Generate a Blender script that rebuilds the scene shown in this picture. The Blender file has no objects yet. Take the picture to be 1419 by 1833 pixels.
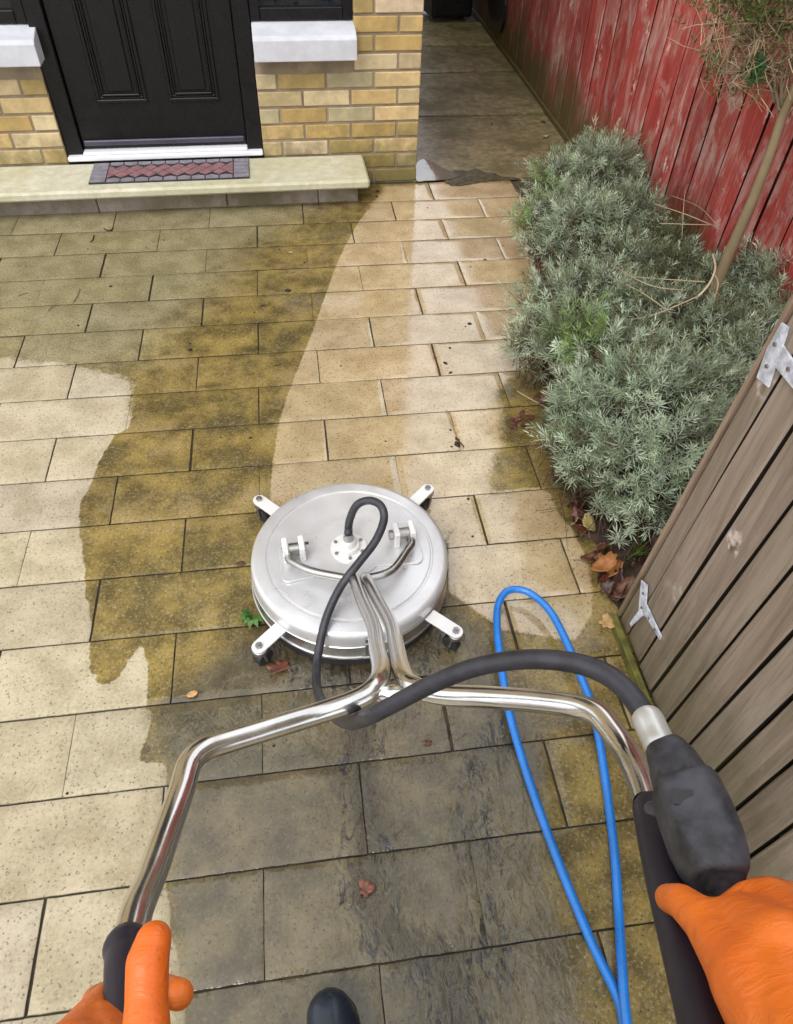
import bpy, bmesh, math, random
import numpy as np
from mathutils import Vector, Matrix, noise as mnoise
rnd = random.Random(7)
npr = np.random.default_rng(11)
R = math.radians
sc = bpy.context.scene
col = sc.collection

# ------------------------------------------------------------------ camera
CAM = Vector((0.1732, -3.2874, 1.62))
RT = Vector((0.99068891, -0.13359581, 0.02622306))
UP = Vector((0.08218842, 0.74041731, 0.66710365))
FW = Vector((0.10853826, 0.65873695, -0.74450324))
cd = bpy.data.cameras.new('camera'); cam = bpy.data.objects.new('camera', cd); col.objects.link(cam)
cam.matrix_world = Matrix(((RT.x, UP.x, -FW.x, CAM.x), (RT.y, UP.y, -FW.y, CAM.y), (RT.z, UP.z, -FW.z, CAM.z), (0, 0, 0, 1)))
cd.sensor_fit = 'HORIZONTAL'; cd.sensor_width = 36; cd.lens = 36 * 1282.08 / 1419
cd.clip_start = 0.02; cd.clip_end = 300
sc.camera = cam
# ------------------------------------------------------------------ light
W = bpy.data.worlds.new("World"); sc.world = W; W.use_nodes = True
wn = W.node_tree; bg = wn.nodes['Background']
sky = wn.nodes.new('ShaderNodeTexSky'); sky.sky_type = 'NISHITA'; sky.sun_disc = False
SUN_EL, SUN_AZ = R(55), R(215)
sky.sun_elevation = SUN_EL; sky.sun_rotation = SUN_AZ
sky.air_density = 1.0; sky.dust_density = 4.0; sky.ozone_density = 1.0
hs = wn.nodes.new('ShaderNodeHueSaturation'); hs.inputs['Saturation'].default_value = 0.18
wn.links.new(sky.outputs[0], hs.inputs['Color']); cl_ = wn.nodes.new('ShaderNodeMix'); cl_.data_type = 'RGBA'; cl_.inputs[0].default_value = 0.62   # even cloud layer over the clear sky
wn.links.new(hs.outputs[0], cl_.inputs[6]); cl_.inputs[7].default_value = (6.3, 6.45, 6.7, 1); wn.links.new(cl_.outputs[2], bg.inputs['Color'])
bg.inputs['Strength'].default_value = 0.15
sd = bpy.data.lights.new('sun', 'SUN'); sd.energy = 0.5; sd.angle = R(20); sd.color = (1, .96, .9)
so = bpy.data.objects.new('sun', sd); col.objects.link(so)
sdir = Vector((math.sin(SUN_AZ) * math.cos(SUN_EL), math.cos(SUN_AZ) * math.cos(SUN_EL), math.sin(SUN_EL)))
so.rotation_euler = sdir.to_track_quat('Z', 'Y').to_euler()
sc.view_settings.view_transform = 'Standard'; sc.view_settings.look = 'None'
sc.view_settings.exposure = 0.92; sc.view_settings.gamma = 1

# ------------------------------------------------------------------ measuring helpers (pixel of the survey photo -> point in space)
def ray(x, y): return FW + RT * ((x - 709.5) / 1282.08) - UP * ((y - 916.5) / 1282.08)
def at(x, y, d): return CAM + ray(x, y) * d
def onz(x, y, z=0.0): d = ray(x, y); return CAM + d * ((z - CAM.z) / d.z)
def onx(x, y, X): d = ray(x, y); return CAM + d * ((X - CAM.x) / d.x)
def ony(x, y, Y): d = ray(x, y); return CAM + d * ((Y - CAM.y) / d.y)

# ------------------------------------------------------------------ object helpers
def tag(o, label=None, cat=None, group=None, kind=None):
    if label: o['label'] = label
    if cat: o['category'] = cat
    if group: o['group'] = group
    if kind: o['kind'] = kind
    return o
def empty(name, loc=(0, 0, 0), rz=0, label=None, cat=None, group=None):
    o = bpy.data.objects.new(name, None); col.objects.link(o); o.location = loc; o.rotation_euler = (0, 0, rz)
    o.empty_display_size = .1
    return tag(o, label, cat, group)
class MB:
    def __init__(s): s.v = []; s.f = []; s.c = []; s.m = []; s.mi = 0; s.col = (1, 1, 1)
    def add(s, vs, fs, c=None):
        b = len(s.v); s.v += [tuple(p) for p in vs]; c = c or s.col
        s.c += [c] * len(vs)
        for f in fs: s.f.append(tuple(b + i for i in f)); s.m.append(s.mi)
    def box(s, x0, x1, y0, y1, z0, z1, bev=0.0, c=None, fn=None):
        if bev <= 0:
            vs = [(x, y, z) for x in (x0, x1) for y in (y0, y1) for z in (z0, z1)]
            fs = [(0, 1, 3, 2), (4, 6, 7, 5), (0, 4, 5, 1), (2, 3, 7, 6), (0, 2, 6, 4), (1, 5, 7, 3)]
        else:
            bev = min(bev, (x1 - x0) * .45, (y1 - y0) * .45, (z1 - z0) * .45)
            vs = []; idx = {}
            for i, x in enumerate((x0, x1)):
                for j, y in enumerate((y0, y1)):
                    for k, z in enumerate((z0, z1)):
                        ix, iy, iz = (x + (bev if i == 0 else -bev)), (y + (bev if j == 0 else -bev)), (z + (bev if k == 0 else -bev))
                        for a, p in (('x', (x, iy, iz)), ('y', (ix, y, iz)), ('z', (ix, iy, z))):
                            idx[(i, j, k, a)] = len(vs); vs.append(p)
            g = lambda i, j, k, a: idx[(i, j, k, a)]
            fs = []
            for i in (0, 1): fs.append([g(i, 0, 0, 'x'), g(i, 1, 0, 'x'), g(i, 1, 1, 'x'), g(i, 0, 1, 'x')])
            for j in (0, 1): fs.append([g(0, j, 0, 'y'), g(1, j, 0, 'y'), g(1, j, 1, 'y'), g(0, j, 1, 'y')])
            for k in (0, 1): fs.append([g(0, 0, k, 'z'), g(1, 0, k, 'z'), g(1, 1, k, 'z'), g(0, 1, k, 'z')])
            for i in (0, 1):
                for j in (0, 1): fs.append([g(i, j, 0, 'x'), g(i, j, 1, 'x'), g(i, j, 1, 'y'), g(i, j, 0, 'y')])
            for i in (0, 1):
                for k in (0, 1): fs.append([g(i, 0, k, 'x'), g(i, 1, k, 'x'), g(i, 1, k, 'z'), g(i, 0, k, 'z')])
            for j in (0, 1):
                for k in (0, 1): fs.append([g(0, j, k, 'y'), g(1, j, k, 'y'), g(1, j, k, 'z'), g(0, j, k, 'z')])
            for i in (0, 1):
                for j in (0, 1):
                    for k in (0, 1): fs.append([g(i, j, k, 'x'), g(i, j, k, 'y'), g(i, j, k, 'z')])
            cx, cy, cz = (x0 + x1) / 2, (y0 + y1) / 2, (z0 + z1) / 2
            out = []
            for f in fs:                      # outward winding
                P = [Vector(vs[i]) for i in f]; n = (P[1] - P[0]).cross(P[2] - P[0]); m = sum(P, Vector()) / len(P) - Vector((cx, cy, cz))
                out.append(tuple(f) if n.dot(m) > 0 else tuple(reversed(f)))
            fs = out
        if fn: vs = [fn(Vector(p)) for p in vs]
        s.add(vs, fs, c)
    def tube(s, pts, r, n=16, smooth=0, cap=True, c=None):
        P = [Vector(p) for p in pts]
        rr = list(r) if isinstance(r, (list, tuple)) else [r] * len(P)
        if smooth: P, rr = spline(P, rr, smooth)
        k = len(P); vs = []; fs = []
        t = (P[1] - P[0]).normalized(); a = t.orthogonal().normalized()
        for i in range(k):
            t2 = ((P[min(i + 1, k - 1)] - P[max(i - 1, 0)])).normalized()
            a = (a - t2 * a.dot(t2)).normalized(); b = t2.cross(a)
            for j in range(n):
                q = 2 * math.pi * j / n; vs.append(P[i] + (a * math.cos(q) + b * math.sin(q)) * rr[i])
        for i in range(k - 1):
            for j in range(n):
                j2 = (j + 1) % n; fs.append((i * n + j, i * n + j2, (i + 1) * n + j2, (i + 1) * n + j))
        if cap: fs.append(tuple(reversed(range(n)))); fs.append(tuple((k - 1) * n + j for j in range(n)))
        s.add(vs, fs, c)
    def lathe(s, prof, cx, cy, n=64, c=None):     # prof: (r, z) list from axis outwards/down
        vs = []; fs = []
        for r, z in prof:
            for j in range(n):
                q = 2 * math.pi * j / n; vs.append((cx + r * math.cos(q), cy + r * math.sin(q), z))
        for i in range(len(prof) - 1):
            for j in range(n):
                j2 = (j + 1) % n; fs.append((i * n + j, (i + 1) * n + j, (i + 1) * n + j2, i * n + j2))
        fs.append(tuple(range(n)))
        s.add(vs, fs, c)
    def prism(s, poly, z0, z1, c=None, fn=None):
        n = len(poly); vs = [(x, y, z0) for x, y in poly] + [(x, y, z1) for x, y in poly]
        fs = [tuple(reversed(range(n))), tuple(range(n, 2 * n))] + [(i, (i + 1) % n, n + (i + 1) % n, n + i) for i in range(n)]
        if fn: vs = [fn(Vector(p)) for p in vs]
        s.add(vs, fs, c)
    def build(s, name, mats, parent=None, smooth=False, bevel=0.0, seg=2):
        me = bpy.data.meshes.new(name); me.from_pydata([tuple(p) for p in s.v], [], s.f); me.update()
        if not isinstance(mats, (list, tuple)): mats = [mats]
        for m in mats: me.materials.append(m)
        me.polygons.foreach_set('material_index', s.m)
        ca = me.color_attributes.new('tint', 'FLOAT_COLOR', 'POINT')
        ca.data.foreach_set('color', np.array([(*c, 1) for c in s.c], dtype=np.float32).ravel())
        if smooth:
            me.polygons.foreach_set('use_smooth', [True] * len(me.polygons))
        o = bpy.data.objects.new(name, me); col.objects.link(o)
        if smooth and smooth != 'all':
            try: me.set_sharp_from_angle(angle=R(smooth if smooth is not True else 40))
            except Exception: pass
        if parent: o.parent = parent
        if bevel:
            bm = o.modifiers.new('bevel', 'BEVEL'); bm.width = bevel; bm.segments = seg; bm.limit_method = 'ANGLE'; bm.angle_limit = R(35)
        return o
def spline(P, rr, k):
    out = []; ro = []
    n = len(P)
    for i in range(n - 1):
        p0 = P[max(i - 1, 0)]; p1 = P[i]; p2 = P[i + 1]; p3 = P[min(i + 2, n - 1)]
        for j in range(k):
            t = j / k
            out.append(0.5 * ((2 * p1) + (p2 - p0) * t + (2 * p0 - 5 * p1 + 4 * p2 - p3) * t * t + (3 * p1 - p0 - 3 * p2 + p3) * t ** 3))
            ro.append(rr[i] * (1 - t) + rr[i + 1] * t)
    out.append(P[-1]); ro.append(rr[-1]); return out, ro

# ------------------------------------------------------------------ materials
class NT:
    def __init__(s, name):
        s.m = bpy.data.materials.new(name); s.m.use_nodes = True; s.t = s.m.node_tree; s.p = s.t.nodes['Principled BSDF']
    def n(s, typ, **k):
        x = s.t.nodes.new(typ)
        for a, v in k.items(): setattr(x, a, v)
        return x
    def put(s, sock, v):
        if hasattr(v, 'is_output') or isinstance(v, bpy.types.NodeSocket): s.t.links.new(v, sock)
        else:
            if isinstance(v, (tuple, list)) and len(v) == 3 and len(sock.default_value) == 4: v = (*v, 1)
            sock.default_value = v
    def set(s, **k):
        for a, v in k.items(): s.put(s.p.inputs[a.replace('_', ' ')], v)
    def coord(s, scale=(1, 1, 1), rot=(0, 0, 0), kind='Object'):
        tc = s.n('ShaderNodeTexCoord'); mp = s.n('ShaderNodeMapping'); mp.inputs['Scale'].default_value = scale; mp.inputs['Rotation'].default_value = rot
        s.t.links.new(tc.outputs[kind], mp.inputs[0]); return mp.outputs[0]
    def noise(s, vec, scale, detail=4, rough=.6, dist=0.0):
        x = s.n('ShaderNodeTexNoise'); s.put(x.inputs['Vector'], vec); x.inputs['Scale'].default_value = scale
        x.inputs['Detail'].default_value = detail; x.inputs['Roughness'].default_value = rough; x.inputs['Distortion'].default_value = dist
        return x.outputs[0]
    def vor(s, vec, scale, feature='F1'):
        x = s.n('ShaderNodeTexVoronoi'); x.feature = feature; s.put(x.inputs['Vector'], vec); x.inputs['Scale'].default_value = scale; return x.outputs[0]
    def ramp(s, v, a, b, c0=0.0, c1=1.0):
        x = s.n('ShaderNodeMapRange'); x.interpolation_type = 'SMOOTHSTEP'
        s.put(x.inputs[0], v); x.inputs[1].default_value = a; x.inputs[2].default_value = b; s.put(x.inputs[3], c0); s.put(x.inputs[4], c1); return x.outputs[0]
    def mix(s, f, a, b, mode='MIX'):
        x = s.n('ShaderNodeMix'); x.data_type = 'RGBA'; x.blend_type = mode
        s.put(x.inputs[0], f); s.put(x.inputs[6], a); s.put(x.inputs[7], b); return x.outputs[2]
    def math(s, op, a, b=0.0, clamp=False):
        x = s.n('ShaderNodeMath'); x.operation = op; x.use_clamp = clamp; s.put(x.inputs[0], a); s.put(x.inputs[1], b); return x.outputs[0]
    def attr(s, name, out='Color'):
        x = s.n('ShaderNodeAttribute'); x.attribute_name = name; return x.outputs[out]
    def bump(s, h, strength, dist=.002, normal=None):
        x = s.n('ShaderNodeBump'); x.inputs['Strength'].default_value = 1.0; s.put(x.inputs['Strength'], strength); x.inputs['Distance'].default_value = dist
        s.put(x.inputs['Height'], h)
        if normal: s.put(x.inputs['Normal'], normal)
        return x.outputs[0]
def simple(name, c, rough=.5, metal=0.0, var=.15, vs=8, bump=0.0, bs=60, coat=0, tint=False, spec=.5):
    m = NT(name); v = m.coord()
    f = m.noise(v, vs); f = m.ramp(f, .3, .7)
    d = tuple(x * (1 - var) for x in c); l = tuple(min(1, x * (1 + var)) for x in c)
    cc = m.mix(f, d, l)
    if tint: cc = m.mix(1.0, cc, m.attr('tint'), 'MULTIPLY')
    m.set(Base_Color=cc, Metallic=metal, Specular_IOR_Level=spec)
    m.set(Roughness=m.ramp(m.noise(v, vs * 3), .3, .7, max(0, rough - .08), min(1, rough + .08)))
    if bump: m.set(Normal=m.bump(m.noise(v, bs, 5), bump))
    if coat: m.set(Coat_Weight=coat, Coat_Roughness=.08)
    return m.m

def mat_paving():
    m = NT('paving_stone'); v = m.coord()
    A = m.attr('w1'); B2 = m.attr('w2'); T = m.attr('tint')
    def sep(c):
        x = m.n('ShaderNodeSeparateColor'); m.put(x.inputs[0], c); return x.outputs
    a = sep(A); b = sep(B2); t = sep(T)
    n1 = m.noise(v, 9, 5, .6); n2 = m.noise(v, 45, 4, .6); n3 = m.noise(v, 120, 4, .75); n4 = m.noise(v, 2.6, 3, .5)
    wob = m.math('ADD', m.math('MULTIPLY', m.math('SUBTRACT', n1, .5), .9), m.math('MULTIPLY', m.math('SUBTRACT', n2, .5), 1.3))
    # w1: R dry, G clean, B film of water ; w2: R old growth(upper left), G mud, B ripple
    dry = m.ramp(m.math('ADD', a[0], m.math('MULTIPLY', m.math('ADD', wob, m.math('SUBTRACT', n3, .5)), .22)), .42, .58)
    clean = m.ramp(m.math('ADD', a[1], m.math('MULTIPLY', m.math('ADD', wob, m.math('SUBTRACT', n3, .5)), .16)), .40, .60)
    film = m.ramp(m.math('ADD', a[2], m.math('MULTIPLY', wob, .25)), .3, .7)
    grow = m.ramp(m.math('ADD', b[0], m.math('MULTIPLY', wob, .3)), .2, .8)
    mud = m.ramp(m.math('ADD', b[1], m.math('MULTIPLY', wob, .8)), .35, .9)
    c_dirty = m.mix(m.ramp(n1, .33, .68), (.085, .058, .007), (.275, .195, .045))
    n5 = m.noise(v, 4.2, 4, .6); c_dirty = m.mix(m.ramp(n5, .52, .66, 0, .7), c_dirty, (.060, .046, .010)); c_dirty = m.mix(m.ramp(n5, .46, .36, 0, .6), c_dirty, (.29, .21, .085))
    c_dirty = m.mix(m.ramp(n2, .48, .75, 0, .5), c_dirty, (.27, .205, .10))
    c_clean = m.mix(m.ramp(n1, .3, .7), (.37, .262, .128), (.53, .412, .245))
    c_clean = m.mix(m.ramp(n4, .5, .75, 0, .4), c_clean, (.34, .27, .155))
    c_dry = m.mix(m.ramp(n1, .3, .7), (.35, .295, .195), (.49, .425, .305))
    c_grow = m.mix(m.ramp(n1, .3, .7), (.175, .148, .066), (.285, .245, .135))
    c = m.mix(clean, c_dirty, c_clean)
    c = m.mix(grow, c, c_grow)
    c = m.mix(dry, c, c_dry)
    c_film = m.mix(m.ramp(n1, .35, .7), (.055, .045, .023), (.120, .099, .058))
    c = m.mix(m.math('MULTIPLY', film, .8), c, c_film)
    # granite grain: dark specks and pale grains
    sp = m.vor(v, 125); sp2 = m.noise(v, 75, 2, .5)
    spec = m.math('MULTIPLY', m.ramp(sp, .36, .20), m.ramp(sp2, .44, .58))
    c = m.mix(m.math('MULTIPLY', spec, .80), c, m.mix(dry, (.035, .03, .018), (.13, .115, .095)))
    c = m.mix(m.math('MULTIPLY', m.ramp(n3, .50, .70, 0, .6), m.math('SUBTRACT', 1.0, m.math('MULTIPLY', film, .75))), c, m.mix(.5, c, (.72, .58, .40)))
    c = m.mix(m.ramp(n3, .48, .30, 0, .60), c, m.mix(.6, c, (.05, .04, .02)))
    silt = m.math('MULTIPLY', m.ramp(m.noise(m.coord((1, .42, 1)), 50, 6, .72, 1.3), .50, .57), m.math('MULTIPLY', m.ramp(b[1], .06, .45), m.ramp(m.noise(v, 13, 3, .5, .5), .30, .50)))  # silt streaks, with the dark ripple reflections painted into the same colour
    c = m.mix(m.math('MULTIPLY', m.math('MULTIPLY', silt, film), .97), c, (.006, .005, .003))
    c = m.mix(m.math('MULTIPLY', mud, .75), c, (.036, .025, .007))
    c = m.mix(1.0, c, T, 'MULTIPLY')
    wet = m.math('SUBTRACT', 1.0, m.math('MAXIMUM', dry, m.math('MULTIPLY', grow, .55)), True)
    m.set(Base_Color=c, Roughness=m.math('SUBTRACT', .82, m.math('MULTIPLY', wet, .25)), Specular_IOR_Level=.4)
    h = m.math('ADD', m.math('MULTIPLY', n3, .5), m.math('MULTIPLY', n2, .5))
    m.set(Normal=m.bump(h, .45, .0018))
    m.set(Coat_Weight=m.math('MULTIPLY', wet, m.ramp(n2, .2, .5, .7, 1.0)), Coat_IOR=m.math('ADD', m.ramp(clean, 0, 1, 1.40, 2.05), m.math('MULTIPLY', film, .12)))
    m.set(Coat_Roughness=m.ramp(film, 0, 1, .065, .02))
    rv = m.coord((1, .55, 1), (0, 0, .2))
    rip = m.noise(rv, 34, 3, .55, 1.2)
    rs = m.math('ADD', m.math('MULTIPLY', film, .20), m.math('MULTIPLY', b[2], .75))
    small = m.bump(m.math('MULTIPLY', n3, m.math('SUBTRACT', 1.0, film)), .12, .0008)
    m.set(Coat_Normal=m.bump(rip, rs, .010, small))
    return m.m

def mat_brick():
    m = NT('yellow_brick'); v = m.coord()
    n1 = m.noise(v, 12, 5, .65); n2 = m.noise(v, 90, 4, .7)
    c = m.mix(m.ramp(n1, .35, .7), (.80, .78, .74), (1.12, 1.08, 1.0))
    c = m.mix(1.0, m.attr('tint'), c, 'MULTIPLY')
    c = m.mix(m.ramp(n2, .55, .8, 0, .35), c, (.20, .13, .05))
    x = m.n('ShaderNodeSeparateXYZ'); m.put(x.inputs[0], v)
    zz = m.math('ADD', x.outputs[2], m.math('MULTIPLY', m.math('SUBTRACT', n1, .5), .35))
    c = m.mix(m.ramp(zz, .30, .04, 0, .75), c, (.14, .125, .035))
    m.set(Base_Color=c, Roughness=.85, Normal=m.bump(m.math('ADD', n1, n2), .5, .003), Specular_IOR_Level=.25)
    return m.m
def mat_wood(name, c_a, c_b, c_wear, wear=(.5, .7), grain=(30, 30, 1.6), rough=.7, green=0.0, spec=.35):
    m = NT(name); v = m.coord(grain); w = m.coord()
    g = m.noise(v, 1.5, 6, .6, .6); g2 = m.noise(m.coord(tuple(q * 3.5 for q in grain)), 1.5, 4, .6)
    c = m.mix(m.ramp(g, .3, .7), c_a, c_b)
    c = m.mix(m.ramp(g2, .5, .7, 0, .3), c, tuple(q * .45 for q in c_a))
    wv = m.noise(m.coord((9, 9, 3.6)), 1.3, 7, .72, .8)
    wv = m.math('ADD', m.math('MULTIPLY', wv, .75), m.math('MULTIPLY', g2, .25))
    c = m.mix(m.ramp(wv, wear[0], wear[1], 0, .85), c, c_wear)
    kn = m.vor(m.coord((7, 7, 4.5)), 1.0)
    c = m.mix(m.ramp(kn, .13, .06, 0, .75), c, tuple(q * .35 for q in c_a)); c = m.mix(m.math('MULTIPLY', m.ramp(kn, .20, .13), m.ramp(m.noise(m.coord(), 30, 3), .45, .6)), c, tuple(min(1, q * 1.35) for q in c_wear))
    c = m.mix(1.0, c, m.attr('tint'), 'MULTIPLY')
    if green:
        x = m.n('ShaderNodeSeparateXYZ'); m.put(x.inputs[0], w)
        zz = m.math('ADD', x.outputs[2], m.math('MULTIPLY', m.math('SUBTRACT', m.noise(w, 5, 4), .5), .45))
        c = m.mix(m.ramp(zz, .42, .10, 0, green), c, (.075, .065, .018))
    m.set(Base_Color=c, Roughness=m.ramp(g2, .3, .7, rough - .12, rough + .1), Normal=m.bump(m.math('ADD', g, g2), .45, .002), Specular_IOR_Level=spec)
    return m.m
def mat_leaf(name, rough=.6, spec=.3):
    m = NT(name); v = m.coord()
    c = m.mix(1.0, m.attr('tint'), m.mix(m.noise(v, 25), (.75, .75, .75), (1.2, 1.2, 1.2)), 'MULTIPLY')
    m.set(Base_Color=c, Roughness=rough, Specular_IOR_Level=spec)
    tr = m.n('ShaderNodeBsdfTranslucent'); m.put(tr.inputs['Color'], c); mx = m.n('ShaderNodeMixShader'); mx.inputs[0].default_value = .46 if 'lav' in name else .05
    m.t.links.new(m.p.outputs[0], mx.inputs[1]); m.t.links.new(tr.outputs[0], mx.inputs[2]); m.t.links.new(mx.outputs[0], m.t.nodes['Material Output'].inputs[0])
    return m.m
def mat_steel(name, c=(.62, .61, .59), rough=.2, var=.08, streak=(1, 1, 1)):
    m = NT(name); v = m.coord(streak)
    n = m.noise(v, 14, 5, .65); n2 = m.noise(m.coord(), 70, 3)
    cc = m.mix(m.ramp(n, .35, .7), tuple(q * .82 for q in c), c)
    m.set(Base_Color=cc, Metallic=1.0, Roughness=m.ramp(n, .3, .7, max(.03, rough - var), rough + var), Normal=m.bump(n2, .06, .001))
    return m.m

M_PAVE = mat_paving(); M_BRICK = mat_brick()
M_MORTAR = simple('mortar', (.27, .215, .15), .9, var=.25, bump=.4)
M_JOINT = simple('joint_grit', (.045, .036, .018), .75, var=.5, vs=20, bump=.6, bs=120)
M_FENCE = mat_wood('red_fence_paint', (.25, .034, .030), (.44, .068, .056), (.46, .25, .22), wear=(.46, .62), rough=.55, green=.9)
M_GATE = mat_wood('weathered_gate_wood', (.21, .160, .115), (.33, .265, .205), (.42, .355, .30), wear=(.56, .74), rough=.6, green=.5)
M_SILL = simple('painted_sill', (.56, .57, .61), .6, var=.08, vs=14, bump=.3)
def mat_slab(name, ca, cb, stain, amt, rough):
    m = NT(name); v = m.coord(); n = m.noise(v, 3.2, 6, .65); n2 = m.noise(v, 24, 5, .65); n3 = m.noise(v, 150, 3)
    c = m.mix(m.ramp(n2, .3, .7), ca, cb); c = m.mix(m.ramp(n, .42, .66, 0, amt), c, stain)
    c = m.mix(m.ramp(n3, .55, .75, 0, .3), c, tuple(q * .4 for q in ca))
    c = m.mix(1.0, c, m.attr('tint'), 'MULTIPLY')
    m.set(Base_Color=c, Roughness=m.ramp(n, .35, .65, rough - .1, rough + .1), Normal=m.bump(m.math('ADD', n2, n3), .35, .003)); return m
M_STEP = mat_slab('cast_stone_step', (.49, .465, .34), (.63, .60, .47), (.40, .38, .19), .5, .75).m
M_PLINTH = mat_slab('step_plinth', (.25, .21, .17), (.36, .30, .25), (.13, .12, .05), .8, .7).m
am = mat_slab('alley_concrete', (.095, .073, .032), (.25, .20, .105), (.075, .062, .016), .85, .55)
am.set(Coat_Weight=.5, Coat_Roughness=.2); M_ALLEY = am.m
M_SOIL = simple('soil', (.035, .018, .011), .75, var=.6, vs=30, bump=1.0, bs=90)
M_DOOR = simple('black_door_paint', (.0055, .005, .006), .30, var=.1, spec=.35)
M_GLASS = simple('dark_window_glass', (.006, .006, .008), .06, var=.05)
M_WHITE = simple('white_threshold', (.80, .80, .84), .35, var=.03)
M_STEEL = mat_steel('polished_steel_tube', (.80, .785, .76), .19, .05)
def mat_lid():
    m = NT('brushed_steel_lid'); v = m.coord(); n = m.noise(v, 5, 3, .5); n2 = m.noise(v, 16, 5, .6); n3 = m.noise(v, 120, 3)
    c = m.mix(m.ramp(n, .3, .7), (.62, .62, .63), (.76, .76, .77)); c = m.mix(m.ramp(m.noise(v, 7, 3, .5, .8), .50, .72, 0, .5), c, (.56, .55, .53))
    m.set(Base_Color=c, Metallic=.5, Roughness=m.ramp(n2, .3, .7, .26, .44), Normal=m.bump(m.math('ADD', n3, m.math('MULTIPLY', n, 3.0)), .06, .0015)); return m.m
M_DISC = mat_lid()
M_RIM = mat_steel('steel_skirt', (.66, .65, .64), .34, .08)
M_BRACKET = simple('pale_steel_bracket', (.82, .81, .80), .35, .25, var=.05)
M_BOLT = mat_steel('bolt_steel', (.38, .37, .36), .35)
M_RUBBER = simple('black_rubber', (.018, .018, .022), .5, var=.2, vs=20, bump=.15)
M_HOSE = simple('black_hose_rubber', (.030, .029, .036), .45, var=.35, vs=30, bump=.12, bs=200)
M_BLUE = simple('blue_hose_plastic', (.012, .185, .62), .3, var=.12, vs=12, coat=.3)
M_GRIP = simple('black_grip', (.016, .013, .024), .45, var=.2)
M_GUN = simple('gun_plastic', (.034, .033, .040), .46, var=.65, vs=34, bump=.45, bs=110)
M_NICKEL = simple('nickel_coupling', (.60, .60, .57), .35, .55, var=.1)
M_PALE = simple('grey_sleeve', (.35, .34, .33), .4, .3, var=.1)
def mat_glove():
    m = NT('orange_nitrile_glove'); v = m.coord()
    n = m.noise(m.coord((1, 1, 1), (0, 0, 0)), 9, 3, .5, .8); n2 = m.noise(m.coord((1.0, 3.2, 1.6), (.4, .5, .3)), 26, 4, .55, 1.5)
    m.set(Base_Color=m.mix(m.ramp(n, .35, .7), (.72, .135, .010), (.84, .19, .016)), Roughness=.42, Normal=m.bump(m.ramp(n2, .42, .75), .22, .004), Subsurface_Weight=.05)
    return m.m
M_GLOVE = mat_glove()
M_BOOT = simple('navy_rubber_boot', (.014, .022, .036), .28, var=.3, vs=14, bump=.1)
M_CLOTH = simple('navy_workwear', (.020, .024, .034), .85, var=.2, bump=.3)
M_SKIN = simple('skin', (.45, .27, .19), .5, var=.08)
M_HAIR = simple('dark_hair', (.03, .02, .014), .6)
M_MATG = simple('grey_mat_rubber', (.215, .20, .225), .7, var=.2, vs=40, bump=.2)
M_MATR = simple('red_mat_rubber', (.25, .125, .13), .7, var=.25, vs=40, bump=.2)
M_MATB = simple('black_mat_base', (.02, .016, .02), .7)
M_LEAF = mat_leaf('lavender_leaf'); M_TWIG = mat_leaf('twig_bark', .8, .2)
M_DEAD = simple('dead_leaf', (1, 1, 1), .45, var=.35, vs=45, bump=.3, bs=120, tint=True)
M_GREEN = simple('weed_leaf', (.045, .13, .018), .45, var=.4, vs=40)
M_CLOD = simple('mud_clod', (.026, .016, .009), .6, var=.4, vs=60, bump=.8, bs=200)
M_BIN = simple('black_plastic', (.008, .008, .010), .35)
M_ROOF = simple('roof_tile', (.08, .06, .055), .8)

# ------------------------------------------------------------------ ground
mb = MB(); n = 8
mb.add([(-40, -40, -.045), (40, -40, -.045), (40, 40, -.045), (-40, 40, -.045)], [(0, 1, 2, 3)])
tag(mb.build('ground', simple('ground_grit', (.10, .09, .07), .9, var=.4, vs=3)), kind='structure')

PA, PB = 0.4385, 0.2011
def g2(pts): return [(onz(x, y).x, onz(x, y).y) for x, y in pts]
def sdist(P, poly):
    """signed distance (+ inside) of points P (n,2) to polygon"""
    poly = np.array(poly); n = len(poly); d = np.full(len(P), 1e9); ins = np.zeros(len(P), bool)
    for i in range(n):
        a = poly[i]; b = poly[(i + 1) % n]; e = b - a; w = P - a
        t = np.clip((w @ e) / (e @ e + 1e-12), 0, 1); q = w - t[:, None] * e; d = np.minimum(d, np.hypot(q[:, 0], q[:, 1]))
        c = ((a[1] <= P[:, 1]) & (b[1] > P[:, 1])) | ((b[1] <= P[:, 1]) & (a[1] > P[:, 1]))
        x = a[0] + (P[:, 1] - a[1]) / (b[1] - a[1] + 1e-12) * (b[0] - a[0])
        ins ^= c & (P[:, 0] < x)
    return np.where(ins, d, -d)
def segd(P, pts):
    pts = np.array(pts); d = np.full(len(P), 1e9)
    for i in range(len(pts) - 1):
        a = pts[i]; b = pts[i + 1]; e = b - a; w = P - a; t = np.clip((w @ e) / (e @ e), 0, 1); q = w - t[:, None] * e
        d = np.minimum(d, np.hypot(q[:, 0], q[:, 1]))
    return d
DRY = g2([(-500, 640), (0, 640), (140, 655), (235, 680), (232, 765), (206, 778), (175, 830), (168, 855), (145, 900), (142, 945), (150, 1005), (153, 1060), (165, 1115), (157, 1180), (172, 1222), (190, 1228), (207, 1222), (222, 1195), (255, 1150), (263, 1185), (262, 1265), (272, 1285), (250, 1360), (300, 1370), (296, 1480), (298, 1600), (312, 1690), (330, 1800), (330, 2300), (-900, 2300)])
CLEAN = g2([(690, 335), (668, 362), (640, 400), (618, 440), (600, 480), (580, 535), (560, 592), (535, 655), (513, 712), (500, 755), (488, 830), (484, 885), (490, 960), (620, 1010), (780, 990), (800, 960), (860, 930), (900, 900), (870, 860), (895, 800), (900, 740), (885, 700), (945, 650), (960, 500), (960, 330), (780, 325)])
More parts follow.
